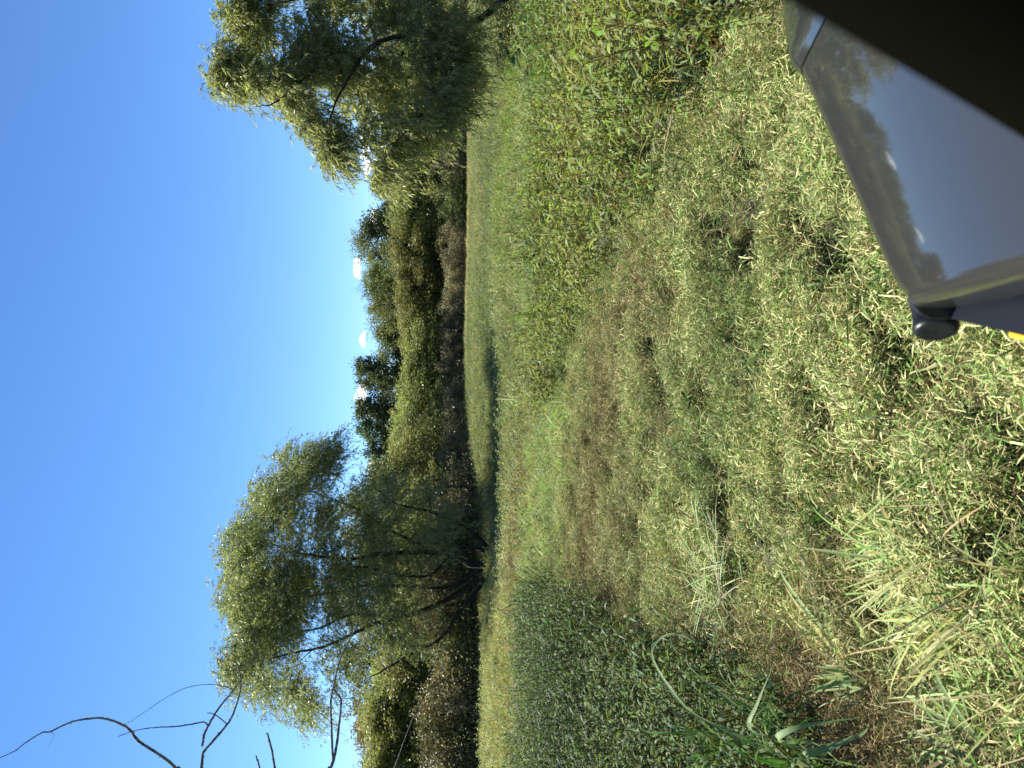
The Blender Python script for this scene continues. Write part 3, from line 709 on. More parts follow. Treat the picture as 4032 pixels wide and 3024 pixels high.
sky_trees += [('olive', 1465, 690, 88, 7), ('olive', 1440, 1010, 88, 7), ('olive', 1455, 1165, 89, 7), ('olive', 1470, 1300, 90, 7), ('olive', 1500, 1560, 90, 6), ('olive', 1480, 1650, 90, 6), ('olive', 1490, 1420, 90, 5.5)]
for kind, pt, py, D, wd in sorted(sky_trees, key=lambda q: q[2]):
    cnt[kind] = cnt.get(kind, 0) + 1
    place_tree(kind, pt, py, D, wd * (1.0 if kind == 'cottonwood' else 1.2), lab[kind] % ORD[cnt[kind] - 1], 'tall trees at the back of the far treeline')
# rounded yellow-green willows in front of them
mid = [(1560, 30, 70), (1590, 180, 71), (1570, 330, 72), (1600, 470, 72), (1560, 600, 73), (1570, 720, 73), (1560, 840, 74), (1540, 985, 74), (1560, 1080, 75), (1575, 1180, 75), (1570, 1285, 74), (1590, 1375, 72), (1600, 1455, 70), (1585, 1540, 69),
       (1570, 1640, 66), (1565, 1735, 62), (1560, 1820, 57), (1545, 1895, 52)]
for i, (pt, py, D) in enumerate(mid):
    place_tree('willow' if i % 4 else 'olive', pt + rnd.uniform(-25, 12), py, D, rnd.uniform(7.6, 9.0), 'rounded yellow-green tree in front of the tall far trees, %s from the right' % ORD[i], 'rounded trees in front of the tall far trees')
low = [(1670, 1000, 71), (1655, 1130, 71), (1665, 1240, 71), (1660, 1400, 69), (1680, 1490, 67), (1670, 1570, 64), (1675, 1670, 60), (1665, 880, 70), (1660, 760, 70), (1650, 640, 70), (1670, 520, 70), (1660, 380, 70), (1650, 240, 69), (1660, 90, 69), (1680, 1780, 54)]
for i, (pt, py, D) in enumerate(sorted(low, key=lambda q: q[1])):
    place_tree('willow', pt, py, D + 5, 5.6, 'low bright bushy tree just behind the far brown shrubs, %s from the right' % ORD[i], 'low bright trees behind the brown shrubs')
# dark wood behind the left willow and on to the left edge
left = [('olive', 1370, 1985, 50, 6), ('olive', 1345, 2080, 49, 6), ('olive', 1360, 2180, 47, 6), ('olive', 1345, 2290, 46, 5.5), ('olive', 1370, 2400, 45, 5.5), ('olive', 1370, 2510, 44, 5.5), ('olive', 1385, 2610, 44, 5), ('rusty', 1385, 2790, 52, 4.6), ('rusty', 1400, 2890, 52, 4.4),
        ('olive', 1390, 2970, 50, 5), ('olive', 1400, 3080, 48, 5)]
c_ = {}
for kind, pt, py, D, wd in left:
    c_[kind] = c_.get(kind, 0) + 1
    place_tree(kind, pt, py, D, wd, ('dark olive tree in the wood behind the left willow, %s going left' if kind == 'olive' else 'rust tinted tree top beyond the left hedge, %s counted towards the left') % ORD[c_[kind] - 1], 'wood behind the left willow')
for i, (pt, py, D) in enumerate([(1540, 2010, 43), (1560, 2100, 41), (1570, 2190, 40), (1570, 2290, 40), (1560, 2390, 39.5), (1540, 2490, 39), (1500, 2590, 38.5), (1440, 2690, 40), (1430, 2790, 40), (1440, 2880, 39.5), (1450, 2970, 39), (1450, 3060, 38)]):
    place_tree('willow', pt, py, D, 5.4, 'yellow-green small tree rising from the left hedge, %s counted towards the left' % ORD[i], 'small trees of the left hedge')

def place_shrub(kind, px_top, py, D, wd, label, group):
    p = P(px_top, py, D); z0 = float(H(p[0], D)); h = p[2] - z0
    a, b_ = rnd.choice(SHRUBS[kind])
    o = empty('shrub', (p[0], D, z0), label, 'shrub', group)
    o.scale = (wd / 3.0, wd / 3.0, h / 2.6); o.rotation_euler = (0, 0, rnd.uniform(0, 6.28))
    obj('stems', a, o); obj('foliage', b_, o)
line = [(0, 68), (300, 69), (600, 70), (1000, 70), (1300, 69), (1500, 65), (1650, 58), (1800, 49), (1900, 43), (1980, 40)]
for py_, D, wd, lb in ((40, 18.5, 2.0, 'low dark leafy bush at the foot of the leaning right willow'), (190, 20.5, 1.5, 'small leafy bush in the grass just left of the right willow')):
    place_shrub('green', 1905 + py_ * .12, py_, D, wd, lb, 'bushes under the right willow')
lp = np.array(line, float)
py_ = 30.0; i = 0; sh = []
while py_ < 1990:
    D = float(np.interp(py_, lp[:, 0], lp[:, 1])); sh.append((py_, D)); py_ += 2.15 / D * FPX * rnd.uniform(.85, 1.1)
for i, (py_, D) in enumerate(sh):
    kd = 'green' if 700 < py_ < 900 else ('mixed' if rnd.random() < .3 else 'brown')
    lbl = '%s shrub at the foot of the far treeline, number %d from the right' % ({'green': 'green', 'mixed': 'olive brown', 'brown': 'purple brown'}[kd], i + 1)
    place_shrub(kd, 1735 + rnd.uniform(-24, 18) + (20 if py_ > 1850 else 0), py_, D - 1.5, 3.5, lbl, 'shrubs along the foot of the far treeline')
hl = [(2040, 37.0), (2130, 36.5), (2230, 36), (2330, 35.5), (2430, 35), (2530, 34.5), (2630, 34.5), (2730, 34), (2830, 34), (2930, 33.5), (3030, 33.5), (3120, 33.5)]
for i, (py_, D) in enumerate(hl):
    kd = ('mixed', 'green', 'mixed', 'brown')[i % 4]
    place_shrub(kd, 1660 + rnd.uniform(-40, 30), py_, D, 3.1, '%s leafed shrub of the left hedge above pale grass, %s counted towards the left' % ({'mixed': 'olive', 'green': 'green', 'brown': 'brown'}[kd], ORD[i]), 'shrubs of the left hedge')

# ------------------------------------------------------------------ dead tree just outside the left edge, its bare branches reaching in
DD = 9.0
def c4(cx, cy, dd=0.0): return P(cx / 1.229, cy / 1.229 + 2400, DD + dd)
trunk_top = P(300, 3350, DD + .1); trunk_base = P(1750, 3420, DD + .1); trunk_base[2] = -.1
dead = empty('bare_tree', (trunk_base[0], trunk_base[1], 0), 'dead leafless tree whose bare grey branches reach in from the left edge', 'tree')
off = np.array(dead.location)
tp = smooth_path([trunk_base, P(1560, 3380, DD + .1), P(1150, 3330, DD), P(700, 3330, DD), trunk_top], 6)
V, F = tube(tp - off, np.linspace(.075, .02, len(tp)), 10); G = Geo(); G.add(V, F); obj('trunk', G.mesh('dead_trunk', [M_DEAD], True), dead)
def tnear(px): return P(px, 3335, DD)
def dead_branch(groups, seed):
    g = np.random.default_rng(seed); G = Geo()
    for pts, r0, r1 in groups:
        p = smooth_path(pts, 6); p = p + g.normal(0, .0012, p.shape)
        rad = np.linspace(r0, r1, len(p)) * 1.25 * g.uniform(.88, 1.14, len(p))
        V, F = tube(p - off, rad, 8); G.add(V, F)
        for k in range(2, len(p) - 1, 3):                     # buds and short spurs
            d = rand_unit(1, g)[0]; e = p[k] + d * (rad[k] + .012)
            V, F = tube(np.array([p[k], (p[k] + e) / 2, e]) - off, [rad[k] * .55, rad[k] * .45, rad[k] * .2], 5); G.add(V, F)
    obj('branch', G.mesh('branch', [M_DEAD], True), dead)
s = lambda L_: [c4(*q) for q in L_]
dead_branch([([tnear(800)] + s([(880, 800), (850, 767), (800, 722), (720, 670), (665, 632), (635, 590), (600, 562), (540, 537), (480, 525), (420, 530), (360, 540), (300, 563), (240, 592), (205, 595), (130, 640), (70, 685), (0, 717), (-60, 745)]), .016, .003),
             (s([(245, 590), (262, 610), (245, 640), (238, 675)]), .002, .001)], 1)
dead_branch([([tnear(850)] + s([(975, 820), (975, 767), (980, 720), (985, 690), (1040, 625), (1100, 555), (1130, 500), (1150, 440), (1163, 390), (1165, 330), (1155, 290), (1148, 262), (1125, 250)]), .017, .003),
             (s([(978, 660), (990, 600), (1010, 560), (1040, 505), (1070, 462), (1130, 390), (1160, 345), (1190, 290), (1225, 235), (1245, 190), (1258, 148)]), .0125, .002),
             (s([(1238, 205), (1236, 180), (1222, 150)]), .004, .002),
             (s([(1008, 562), (985, 545), (920, 556), (850, 566), (770, 570), (700, 577), (640, 590), (570, 615)]), .0075, .003),
             (s([(1100, 555), (1075, 535), (1050, 515), (1025, 503), (1003, 500)]), .006, .004),
             (s([(1130, 390), (1095, 375), (1050, 365), (1000, 363), (950, 368), (890, 382), (830, 412), (770, 448), (720, 482), (665, 520), (630, 542), (600, 556)]), .0035, .0018)], 2)
dead_branch([([tnear(1080)] + s([(1345, 850), (1330, 767), (1322, 720), (1313, 670), (1302, 630), (1295, 600)]), .013, .009), (s([(1297, 606), (1285, 597)]), .005, .003)], 3)
dead_branch([([tnear(1030)] + s([(1275, 820), (1257, 767), (1248, 735), (1238, 708)]), .010, .007)], 4)
dead_branch([([tnear(1350)] + s([(1590, 810), (1605, 755), (1625, 680), (1640, 560), (1650, 440), (1635, 415), (1615, 385)]), .017, .008),
             (s([(1612, 740), (1607, 640), (1603, 540), (1600, 460), (1605, 410), (1625, 320), (1650, 230), (1690, 150), (1720, 95), (1730, 50), (1722, 0), (1712, -60)]), .012, .0028),
             (s([(1601, 478), (1575, 476), (1552, 478)]), .002, .001)], 5)
dead_branch([([tnear(1580)] + s([(1890, 830), (1910, 767), (1940, 680), (1968, 602), (2000, 520), (2030, 440), (2038, 395)]), .0085, .002), (s([(1968, 602), (1930, 590), (1900, 587), (1878, 577)]), .005, .003)], 6)
dead_branch([([tnear(1480)] + s([(1797, 830), (1797, 767), (1796, 660), (1798, 550), (1825, 490), (1850, 450), (1900, 380), (1980, 290)]), .004, .0012)], 7)

# ------------------------------------------------------------------ grass tufts one can tell apart
def blade_path(G, pts, w0, tint, g, k=5, fold=.25):
    """one broad blade along a path, slightly keeled"""
    p = smooth_path(pts, k); n_ = len(p); tg = norm(np.gradient(p, axis=0))
    sd = norm(np.cross(tg, np.array([.2, -.5, .9])))
    t_ = np.linspace(0, 1, n_); wd = .8 * w0 * np.minimum(1, .55 + t_ * 2) * np.clip((1 - t_) * 2.2, .03, 1)
    up = np.cross(sd, tg)
    V = np.stack([p - sd * wd[:, None] * .5, p + up * (fold * wd)[:, None] * -.5, p + sd * wd[:, None] * .5], 1).reshape(-1, 3)
    i_ = np.arange(n_ - 1)[:, None] * 3
    F = np.concatenate([np.concatenate([i_, i_ + 1, i_ + 4, i_ + 3], 1), np.concatenate([i_ + 1, i_ + 2, i_ + 5, i_ + 4], 1)])
    G.add(V, F, np.asarray(tint) * g.uniform(.85, 1.15))
def tuft(name, label, base, n_, hgt, reach, w0, col, seed, lean=(0, 0), extra=(), group=None):
    g = np.random.default_rng(seed); G = Geo(); b0 = np.array(base, float)
    for i in range(n_):
        a = g.uniform(0, 6.283); r_ = g.uniform(.25, 1) * reach; h_ = hgt * g.uniform(.55, 1.05)
        d = np.array([np.cos(a) + lean[0], np.sin(a) + lean[1], 0])
        s0 = np.array([g.normal(0, .03), g.normal(0, .03), 0])
        dr = g.uniform(.2, .75)
        pts = [s0, s0 + d * r_ * .22 + [0, 0, h_ * .55], s0 + d * r_ * .6 + [0, 0, h_ * .95], s0 + d * r_ + [0, 0, h_ * (1 - dr * .5)], s0 + d * r_ * 1.3 + [0, 0, h_ * (1 - dr * 1.1)]]
        blade_path(G, pts, w0 * g.uniform(.6, 1.15), np.array(col) * g.uniform(.75, 1.25, 3), g)
    for pts, w_, c_ in extra: blade_path(G, [np.array(q) - b0 for q in pts], w_, c_, g)
    o = obj(name, G.mesh(name, [M_BLADE], True), loc=tuple(b0)); tag(o, label, 'grass tuft', group)
    return o
# crop of the lower left corner -> world at depth D
def c8(cx, cy, D): return P(cx / 1.355 + 2400, cy / 1.355 + 2000, D)
bx = c8(1300, 1480, 3.05)
PALE = (.17, .25, .11); MIDG = (.10, .19, .045)
ex = [([c8(1250, 1440, 3.0), c8(1000, 1350, 3.05), c8(800, 1265, 3.1), c8(560, 1160, 3.2), c8(370, 1065, 3.35)], .026, PALE),
      ([c8(1150, 1420, 3.0), c8(900, 1300, 3.05), c8(640, 1190, 3.1), c8(440, 1095, 3.2), c8(300, 930, 3.3), c8(225, 785, 3.4), c8(262, 705, 3.4), c8(330, 672, 3.35), c8(400, 687, 3.3), c8(470, 730, 3.2)], .017, PALE),
      ([c8(1200, 1400, 3.0), c8(1050, 1290, 2.95), c8(900, 1180, 2.9), c8(750, 1110, 2.9), c8(620, 1010, 2.95), c8(480, 900, 3.0), c8(415, 830, 3.05), c8(410, 760, 3.05)], .012, PALE),
      ([c8(1250, 1380, 2.9), c8(1100, 1260, 2.8), c8(900, 1240, 2.72), c8(950, 1190, 2.65), c8(1100, 1150, 2.6), c8(1370, 1115, 2.55)], .03, PALE),
      ([c8(1350, 1380, 2.8), c8(1200, 1350, 2.7), c8(1040, 1325, 2.62), c8(1150, 1285, 2.58), c8(1340, 1210, 2.5), c8(1385, 1150, 2.48)], .034, PALE),
      ([c8(1150, 1330, 2.9), c8(950, 1260, 2.85), c8(750, 1180, 2.8), c8(790, 1040, 2.75), c8(865, 860, 2.7)], .026, PALE),
      ([c8(1000, 1250, 3.0), c8(850, 1080, 3.05), c8(680, 990, 3.1), c8(560, 905, 3.1), c8(430, 930, 3.1)], .012, MIDG),
      ([c8(1150, 1340, 3.0), c8(900, 1180, 3.0), c8(700, 1040, 3.05), c8(520, 1020, 3.1), c8(400, 940, 3.1)], .015, MIDG),
      ([c8(880, 1320, 3.1), c8(600, 1200, 3.2), c8(330, 1200, 3.3), c8(180, 1190, 3.4), c8(145, 1100, 3.4)], .013, MIDG)]
tuft('grass_tuft', 'tall arching tuft of broad pale green blades at the near left corner', (bx[0], bx[1], 0), 26, .62, .42, .017, MIDG, 5, lean=(-.2, .25), extra=ex)
q = c8(420, 1300, 3.9)
tuft('grass_tuft', 'smaller dark green grass tuft just beyond the tall pale one', (q[0], q[1], 0), 26, .55, .32, .011, (.07, .15, .035), 6, lean=(-.1, .2))
# cut tufts in the near foreground
def cut_tuft(label, cx, cy, D, n_, ln, w0, col, seed, az, spread=.6, up=.5, bj=.05):
    g = np.random.default_rng(seed); G = Geo(); b0 = c8(cx, cy, D); b0[2] = float(H(b0[0], b0[1])) + .07
    for i in range(n_):
        a = az + g.normal(0, spread); e = max(.08, g.normal(up, .22)); L_ = ln * g.uniform(.45, 1.1)
        d = np.array([np.cos(a) * np.cos(e), np.sin(a) * np.cos(e), np.sin(e)]); s0 = g.normal(0, bj, 3) * [1, 1, .2]
        dr = g.uniform(.05, .35)
        pts = [s0, s0 + d * L_ * .4, s0 + d * L_ * .75 + [0, 0, -dr * L_ * .2], s0 + d * L_ + [0, 0, -dr * L_ * .6]]
        blade_path(G, pts, w0 * g.uniform(.5, 1.2), np.array(col) * g.uniform(.75, 1.2, 3), g, 3)
    o = obj('cut_grass_tuft', G.mesh('cut_grass_tuft', [M_BLADE], True), loc=tuple(b0)); tag(o, label, 'grass tuft', 'mown grass tufts')
STRAW = (.33, .36, .14)
def ang(p, q): return math.atan2(q[1] - p[1], q[0] - p[0])
cut_tuft('large flattened mown tuft of pale broad blades at the near edge of the strip', 2150, 520, 2.22, 150, .40, .0075, STRAW, 31, R(100), .75, .25, .15)
cut_tuft('sheared pale stubble tuft with frayed tips left of the large flattened one', 2120, 640, 2.24, 26, .34, .018, (.30, .36, .12), 32, R(120), .35, .3)
cut_tuft('mown tuft of yellowish blades lying at the very bottom edge of the strip', 2200, 1330, 2.18, 34, .3, .015, (.28, .31, .11), 33, R(85), .8, .5)
cut_tuft('sheared narrow stub with pale cut stalks beside the tall arching tuft', 1420, 900, 2.86, 22, .26, .014, (.2, .27, .09), 34, R(110), .4, .5)
cut_tuft('bright flattened swath of cut blades in the middle of the strip', 720, 380, 4.5, 130, .42, .008, (.36, .42, .19), 35, R(60), 1.1, .14, .16)
cut_tuft('pair of pale broken stalks lying across the brown thatch', 1190, 800, 2.98, 9, .62, .02, (.40, .44, .20), 36, R(55), .22, .12)
cut_tuft('mown tuft with long pale blades leaning towards the weeds, behind the frayed one', 1950, 250, 2.5, 40, .4, .013, STRAW, 37, R(105), .5, .3)
# broad-leaved plant at the edge of the field grass and the pale stalk nearby
def broad_plant(label, px, py, D, n_, ls, hgt, seed):
    g = np.random.default_rng(seed); G = Geo(); b0 = P(px, py, D); b0[2] = float(H(b0[0], b0[1]))
    for i in range(n_):
        a = g.uniform(0, 6.283); r_ = .35 * g.random() ** .5; st = np.array([r_ * np.cos(a), r_ * np.sin(a), hgt * g.uniform(.35, 1)])
        V, F = tube(np.array([st * [.2, .2, 0], st * [.7, .7, .6], st]), [.006, .005, .003], 4); G.add(V, F, np.array([.10, .15, .05]))
        d = norm(np.array([[np.cos(a), np.sin(a), g.uniform(-.3, .4)]]))
        V, F = strips(st[None], d, side_of(d, g, .3), np.array([ls * g.uniform(.7, 1.2)]), np.array([ls * .62]), [(0, .35), (.2, .95), (.5, 1), (.8, .55), (1, .05)], np.array([.3])); G.add(V, F, np.array([.11, .2, .07]) * g.uniform(.7, 1.2))
    o = obj('broadleaf_plant', G.mesh('broadleaf_plant', [M_BLADE], True), loc=tuple(b0)); tag(o, label, 'plant')
broad_plant('low plant with large rounded leaves at the far edge of the smartweed', 2140, 1010, 11.9, 26, .2, .6, 41)
broad_plant('broad-leaved weed in the shade under the right willow', 2000, 180, 15.5, 26, .2, .8, 42)
ptb = P(2040, 1575, 12.6)
tuft('pale_reed', 'thin clump with two whitish dry stalks above the bright grass', (ptb[0], ptb[1], float(H(ptb[0], ptb[1]))), 12, .62, .2, .012, (.2, .26, .1), 43,
     extra=[([ptb, P(1990, 1572, 12.6), P(1946, 1573, 12.6)], .022, (.5, .48, .36)), ([ptb + [.05, 0, 0], P(1990, 1558, 12.6), P(1955, 1548, 12.6)], .018, (.45, .44, .3))])
for i, (px, py, D) in enumerate([(2180, 60, 11.0), (2190, 640, 11.2), (2200, 290, 9.6), (2160, 880, 11.6), (2150, 1250, 11.8)]):
    q = P(px, py, D); q[2] = float(H(q[0], q[1]))
    tuft('grass_tuft', 'coarse bright grass tuft poking above the smartweed, %s from the right' % ORD[i], tuple(q), 22, .85, .25, .013, (.15, .23, .06), 50 + i, group='grass tufts above the smartweed')

# ------------------------------------------------------------------ the utility vehicle the picture is taken from
def paint(name, col, metal, rough, coat, spec=.5):
    m, n, l = new_mat(name); out = n.new('ShaderNodeOutputMaterial'); b = n.new('ShaderNodeBsdfPrincipled')
    tc = n.new('ShaderNodeTexCoord'); nz = n.new('ShaderNodeTexNoise'); nz.inputs['Scale'].default_value = 900; nz.inputs['Detail'].default_value = 2
    n2 = n.new('ShaderNodeTexNoise'); n2.inputs['Scale'].default_value = 7; n2.inputs['Detail'].default_value = 8
    cr = n.new('ShaderNodeValToRGB'); cr.color_ramp.elements[0].color = (*[c_ * .85 for c_ in col], 1); cr.color_ramp.elements[1].color = (*[min(1, c_ * 1.15) for c_ in col], 1)
    mr = n.new('ShaderNodeMapRange'); mr.inputs[1].default_value = .35; mr.inputs[2].default_value = .75; mr.inputs[3].default_value = rough; mr.inputs[4].default_value = rough + .05
    l.new(tc.outputs['Object'], nz.inputs['Vector']); l.new(tc.outputs['Object'], n2.inputs['Vector']); l.new(nz.outputs[0], cr.inputs[0]); l.new(cr.outputs[0], b.inputs['Base Color'])
    l.new(n2.outputs[0], mr.inputs[0]); l.new(mr.outputs[0], b.inputs['Roughness'])
    b.inputs['Metallic'].default_value = metal; b.inputs['Specular IOR Level'].default_value = spec; b.inputs['Coat Weight'].default_value = coat; b.inputs['Coat Roughness'].default_value = .035; b.inputs['Coat IOR'].default_value = 1.42
    l.new(b.outputs[0], out.inputs[0]); return m
M_PAINT = paint('grey_gloss_paint', (.018, .018, .0165), .0, .5, 1.0, .05)
M_BLACK = paint('black_plastic', (.006, .0063, .007), 0, .36, .0, .25)
M_ARM = paint('dark_grey_steel', (.0045, .006, .009), 0, .55, .0, .08)
M_DARK = paint('black_rubber', (.0005, .0006, .0004), 0, .6, 0, .04)
M_DARK2, n_, l_ = new_mat('black_pillar_cover'); o_ = n_.new('ShaderNodeOutputMaterial'); d_ = n_.new('ShaderNodeBsdfDiffuse')
z_ = n_.new('ShaderNodeTexNoise'); z_.inputs['Scale'].default_value = 300; q_ = n_.new('ShaderNodeValToRGB')
q_.color_ramp.elements[0].color = (.0014, .0016, .001, 1); q_.color_ramp.elements[1].color = (.003, .0033, .002, 1)
l_.new(z_.outputs[0], q_.inputs[0]); l_.new(q_.outputs[0], d_.inputs['Color']); l_.new(d_.outputs[0], o_.inputs[0])
M_YEL = paint('yellow_paint', (.75, .42, .01), 0, .4, .3)
ATV = empty('utility_vehicle', (.85, .3, 0), 'grey glossy utility vehicle bonnet with black bumper tube at the near right corner', 'vehicle')
voff = np.array(ATV.location)
def vpart(name, V, F, mat, parent=None, smooth=True, label=None):
    V = np.asarray(V, float) - voff
    o = obj(name, mesh_from(name, V, F, [mat], smooth=smooth), parent or ATV)
    if label: o['label'] = label
    return o
A2, B2 = np.array([.128, .972]), np.array([.552, 1.257])
nrm_in = np.array([(B2 - A2)[1], -(B2 - A2)[0]]); nrm_in /= np.linalg.norm(nrm_in)
def rise(e):                                       # bonnet height above its front edge, e metres behind it: 19 degrees easing to 9
    e = np.asarray(e, float); e2 = np.clip(e, 0, .5)
    return np.tan(R(19.5)) * e2 - R(20) * 1.05 * e2 ** 2 / 2 + np.tan(R(9)) * np.clip(e - .5, 0, 9)
ZE = 1.135
def panel(xs_, yfront, eperp, name, left_roll, right_roll, rr=.024):
    """grid from the front edge back to y=.22, with rolled front / outer edges and a skirt"""
    nv = 40; rows = []
    for x_ in xs_:
        yf = yfront(x_); tt = np.concatenate([np.linspace(0, .25, 16, endpoint=False), np.linspace(.25, 1, nv - 16)])
        ys_ = yf - tt * (yf - .22)
        z_ = ZE + rise(np.maximum(eperp(x_, ys_), 0))
        rows.append(np.stack([np.full(nv, x_), ys_, z_], 1))
    g_ = np.array(rows)                            # (nx, nv, 3)
    fo = []                                        # roll the front edge down
    for th in np.linspace(.35, 1.57, 6): fo.append((rr * (np.sin(th) - .25), -rr * (1.0 - np.cos(th))))
    fo.append((fo[-1][0], -.16))
    dirs = np.gradient(g_[:, 0, :2], axis=0); fn = np.stack([-dirs[:, 1], dirs[:, 0]], 1); fn /= np.linalg.norm(fn, axis=1)[:, None]
    ext = [np.concatenate([g_[:, 0, :2] + fn * o_, (g_[:, 0, 2] + dz)[:, None]], 1) for o_, dz in fo]
    g_ = np.concatenate([np.stack(ext[::-1], 1), g_], 1)
    def side(col, sgn, drop):
        e_ = []
        for th in list(np.linspace(.3, 1.57, 7)):
            q_ = col.copy(); q_[:, 0] += sgn * rr * np.sin(th); q_[:, 2] -= rr * (1 - np.cos(th)) * 1.1; e_.append(q_)
        q_ = e_[-1].copy(); q_[:, 2] -= drop; e_.append(q_); return e_
    cols_ = [g_[i] for i in range(len(g_))]
    if left_roll: cols_ = side(g_[0], -1, left_roll)[::-1] + cols_
    if right_roll: cols_ = cols_ + side(g_[-1], 1, right_roll)
    g_ = np.array(cols_); nu, nv_ = g_.shape[:2]
    i_ = (np.arange(nu - 1)[:, None] * nv_ + np.arange(nv_ - 1)[None, :]).ravel()
    F = np.stack([i_, i_ + nv_, i_ + nv_ + 1, i_ + 1], 1)
    return vpart(name, g_.reshape(-1, 3), F, M_PAINT)
slope = (B2 - A2)[1] / (B2 - A2)[0]; cosb = abs(nrm_in[1])
xsl = np.concatenate([np.linspace(.128, .2, 10), np.linspace(.22, .552, 24)])
yl0 = lambda x_: A2[1] + (x_ - A2[0]) * slope
yl = lambda x_: yl0(x_) - .022 * math.exp(-((x_ - A2[0]) / .012))
hood = panel(xsl, yl, lambda x_, q: (yl0(x_) - q) * cosb, 'bonnet_panel', .07, 0)
yc = lambda x_: np.interp(abs(x_ - .85), [0, .1, .16, .26, .297], [1.345, 1.342, 1.332, 1.306, 1.2595])
xsc = np.linspace(.555, 1.145, 41)
panel(xsc, yc, lambda x_, q: (yc(x_) - q) * cosb, 'bonnet_centre', 0, 0)
xsr = 1.7 - xsl[::-1]
panel(xsr, lambda x_: yl(1.7 - x_), lambda x_, q: (yl0(1.7 - x_) - q) * cosb, 'bonnet_panel', 0, .07)
def rbox(x0, x1, y0, y1, z0, z1):
    v = np.array([[x, y, z] for x in (x0, x1) for y in (y0, y1) for z in (z0, z1)])
    f = np.array([[0, 1, 3, 2], [4, 6, 7, 5], [0, 4, 5, 1], [2, 3, 7, 6], [0, 2, 6, 4], [1, 5, 7, 3]])
    return v, f
def prism(poly, z0, z1):
    poly = np.array(poly); n_ = len(poly)
    V = np.concatenate([np.c_[poly, np.full(n_, z0)], np.c_[poly, np.full(n_, z1)]])
    F = [[i, (i + 1) % n_, n_ + (i + 1) % n_, n_ + i] for i in range(n_)]
    return V, F
# body under the bonnet
body = [(.135, .22), (1.565, .22), (1.565, .93), (1.15, 1.21), (.85, 1.30), (.55, 1.21), (.135, .93)]
V, F = prism(body, .45, 1.02); vpart('body', V, np.array(F), M_BLACK, smooth=False)
# seam floor just under the gap between the panels is the body itself; bumper tube with round end cap
tb = np.array([[.0946, 1.023, 1.05], [.3, 1.10, 1.052], [.55, 1.32, 1.04], [.85, 1.40, 1.04], [1.15, 1.32, 1.04], [1.4, 1.10, 1.052], [1.592, 1.012, 1.052]])
V, F = tube(smooth_path(tb, 5), np.full(31, .028), 20); vpart('bumper_tube', V, F, M_BLACK)
def cap_mesh(c, ax, r_):
    prof = [(0, r_ * 1.02), (.012, r_ * 1.06), (.017, r_ * 1.04), (.021, r_ * .96), (.023, r_ * .86), (.0215, r_ * .6), (.021, r_ * .05)]
    ax = ax / np.linalg.norm(ax); u = np.cross(ax, [0, 0, 1.0]); u /= np.linalg.norm(u); v = np.cross(ax, u); n_ = 32
    a = np.arange(n_) / n_ * 6.28318
    V = np.concatenate([c + ax * h_ + (u * np.cos(a)[:, None] + v * np.sin(a)[:, None]) * rr for h_, rr in prof])
    F = [(j * n_ + i, j * n_ + (i + 1) % n_, (j + 1) * n_ + (i + 1) % n_, (j + 1) * n_ + i) for j in range(len(prof) - 1) for i in range(n_)]
    return V, np.array(F)
V, F = cap_mesh(tb[0], np.array([-.88, -.42, .2]), .0285); vpart('end_cap', V, F, M_BLACK)
# steel arm running back from the tube
arm = [(.098, 1.000), (.118, 1.000), (.102, .55), (.066, .55)]
V, F = prism([(.090, .962), (.125, .962), (.09, .35), (-.06, .35)], 1.035, 1.072)
F = [list(q) for q in F]; vpart('bumper_arm', V, np.array(F + [[4, 5, 6, 7], [3, 2, 1, 0]]), M_ARM, smooth=False)
V, F = tube(np.array([[.0655, .912, 1.02], [.049, .85, 1.02], [-.08, .36, 1.02]]), [.0045, .0045, .0045], 10); vpart('yellow_rod', V, F, M_YEL)
# cab pillar close to the lens
pl = np.array([[.13, .46, 1.19], [.146, .279, 1.483], [.155, .191, 1.632], [.165, .05, 1.86], [.175, -.12, 2.1]])
V, F = tube(smooth_path(pl, 6), np.full(25, .05), 28); vpart('cab_pillar', V, F, M_DARK2)
# wheels under the bonnet
def wheel(cx, cy):
    prof = [(-.11, .19), (-.12, .26), (-.09, .31), (0, .325), (.09, .31), (.12, .26), (.11, .19)]
    a = np.arange(36) / 36 * 6.28318
    V = np.concatenate([np.stack([np.full(36, cx + px), cy + r_ * np.cos(a), .315 + r_ * np.sin(a)], 1) for px, r_ in prof]); F = [(j * 36 + i, j * 36 + (i + 1) % 36, (j + 1) * 36 + (i + 1) % 36, (j + 1) * 36 + i) for j in range(6) for i in range(36)]
    t_ = vpart('wheel', V, np.array(F), M_DARK)
    prof = [(-.1, .19), (-.06, .17), (-.05, .06), (-.07, .02)]
    V = np.concatenate([np.stack([np.full(36, cx + px), cy + r_ * np.cos(a), .315 + r_ * np.sin(a)], 1) for px, r_ in prof]); F = [(j * 36 + i, j * 36 + (i + 1) % 36, (j + 1) * 36 + (i + 1) % 36, (j + 1) * 36 + i) for j in range(3) for i in range(36)]
    vpart('rim', V, np.array(F), M_ARM, t_)
wheel(.36, .72); wheel(1.34, .72)

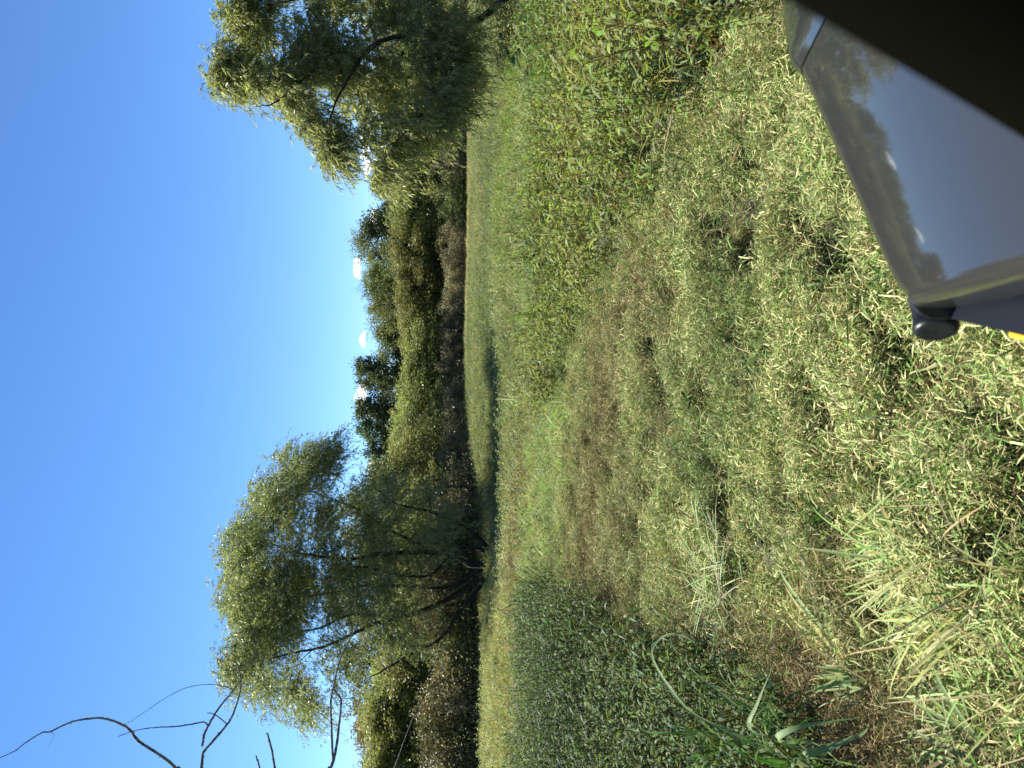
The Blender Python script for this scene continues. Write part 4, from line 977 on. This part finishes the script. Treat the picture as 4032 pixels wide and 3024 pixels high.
# ------------------------------------------------------------------ small fair-weather clouds low over the trees
m, n, l = new_mat('cloud_white_glow'); out = n.new('ShaderNodeOutputMaterial'); b = n.new('ShaderNodeBsdfPrincipled')
tr = n.new('ShaderNodeBsdfTranslucent'); mixs = n.new('ShaderNodeMixShader'); mixs.inputs[0].default_value = .5; tr.inputs[0].default_value = (1, 1, 1, 1)
nz = n.new('ShaderNodeTexNoise'); nz.inputs['Scale'].default_value = .05
b.inputs['Base Color'].default_value = (.95, .95, .95, 1); b.inputs['Roughness'].default_value = 1; b.inputs['Specular IOR Level'].default_value = 0
b.inputs['Emission Color'].default_value = (.9, .94, 1, 1); b.inputs['Emission Strength'].default_value = .45  # faint glow added to stand in for sunlight scattered through the cloud
l.new(b.outputs[0], mixs.inputs[1]); l.new(tr.outputs[0], mixs.inputs[2]); l.new(mixs.outputs[0], out.inputs[0])
M_CLOUD = m
def sphere_uv(c, r_, g, nu=24, nv=14):
    u = np.linspace(0, 2 * np.pi, nu, endpoint=False); v = np.linspace(.02, np.pi - .02, nv)
    uu, vv = np.meshgrid(u, v); d = np.stack([np.cos(uu) * np.sin(vv), np.sin(uu) * np.sin(vv), np.cos(vv)], -1)
    k = g.uniform(1, 3, 3); ph = g.uniform(0, 6, 6)
    f = 1 + .12 * np.sin(4 * d[..., 0] + ph[0]) * np.sin(4 * d[..., 2] + ph[1]) + .09 * np.sin(9 * d[..., 1] + ph[2]) * np.sin(8 * d[..., 0] + ph[3]) + .05 * np.sin(17 * d[..., 2] + ph[4]) * np.sin(15 * d[..., 0] + ph[5])
    V = (c + d * (f * r_)[..., None]).reshape(-1, 3)
    F = [(j * nu + i, j * nu + (i + 1) % nu, (j + 1) * nu + (i + 1) % nu, (j + 1) * nu + i) for j in range(nv - 1) for i in range(nu)]
    return V, np.array(F)
DC = 2600.0; kp = DC / FPX
def cloud(label, px, py, w_, h_, n_, seed, fade=1.0):
    g = np.random.default_rng(seed); G = Geo(); c0 = P(px, py, DC)
    for i in range(n_ * 3):
        u = g.uniform(-1, 1); hh = h_ * (1 - .7 * u * u)
        c = np.array([u * w_ * .5 * kp, g.normal(0, .15) * w_ * kp, (g.random() ** 1.4 * hh - .35 * h_) * kp])
        V, F = sphere_uv(np.zeros(3), (.05 + .26 * g.random() ** 1.8) * h_ * kp * fade, g); G.add(V * [1.35, 1, .62] + c * [1.1, 1, .75], F)
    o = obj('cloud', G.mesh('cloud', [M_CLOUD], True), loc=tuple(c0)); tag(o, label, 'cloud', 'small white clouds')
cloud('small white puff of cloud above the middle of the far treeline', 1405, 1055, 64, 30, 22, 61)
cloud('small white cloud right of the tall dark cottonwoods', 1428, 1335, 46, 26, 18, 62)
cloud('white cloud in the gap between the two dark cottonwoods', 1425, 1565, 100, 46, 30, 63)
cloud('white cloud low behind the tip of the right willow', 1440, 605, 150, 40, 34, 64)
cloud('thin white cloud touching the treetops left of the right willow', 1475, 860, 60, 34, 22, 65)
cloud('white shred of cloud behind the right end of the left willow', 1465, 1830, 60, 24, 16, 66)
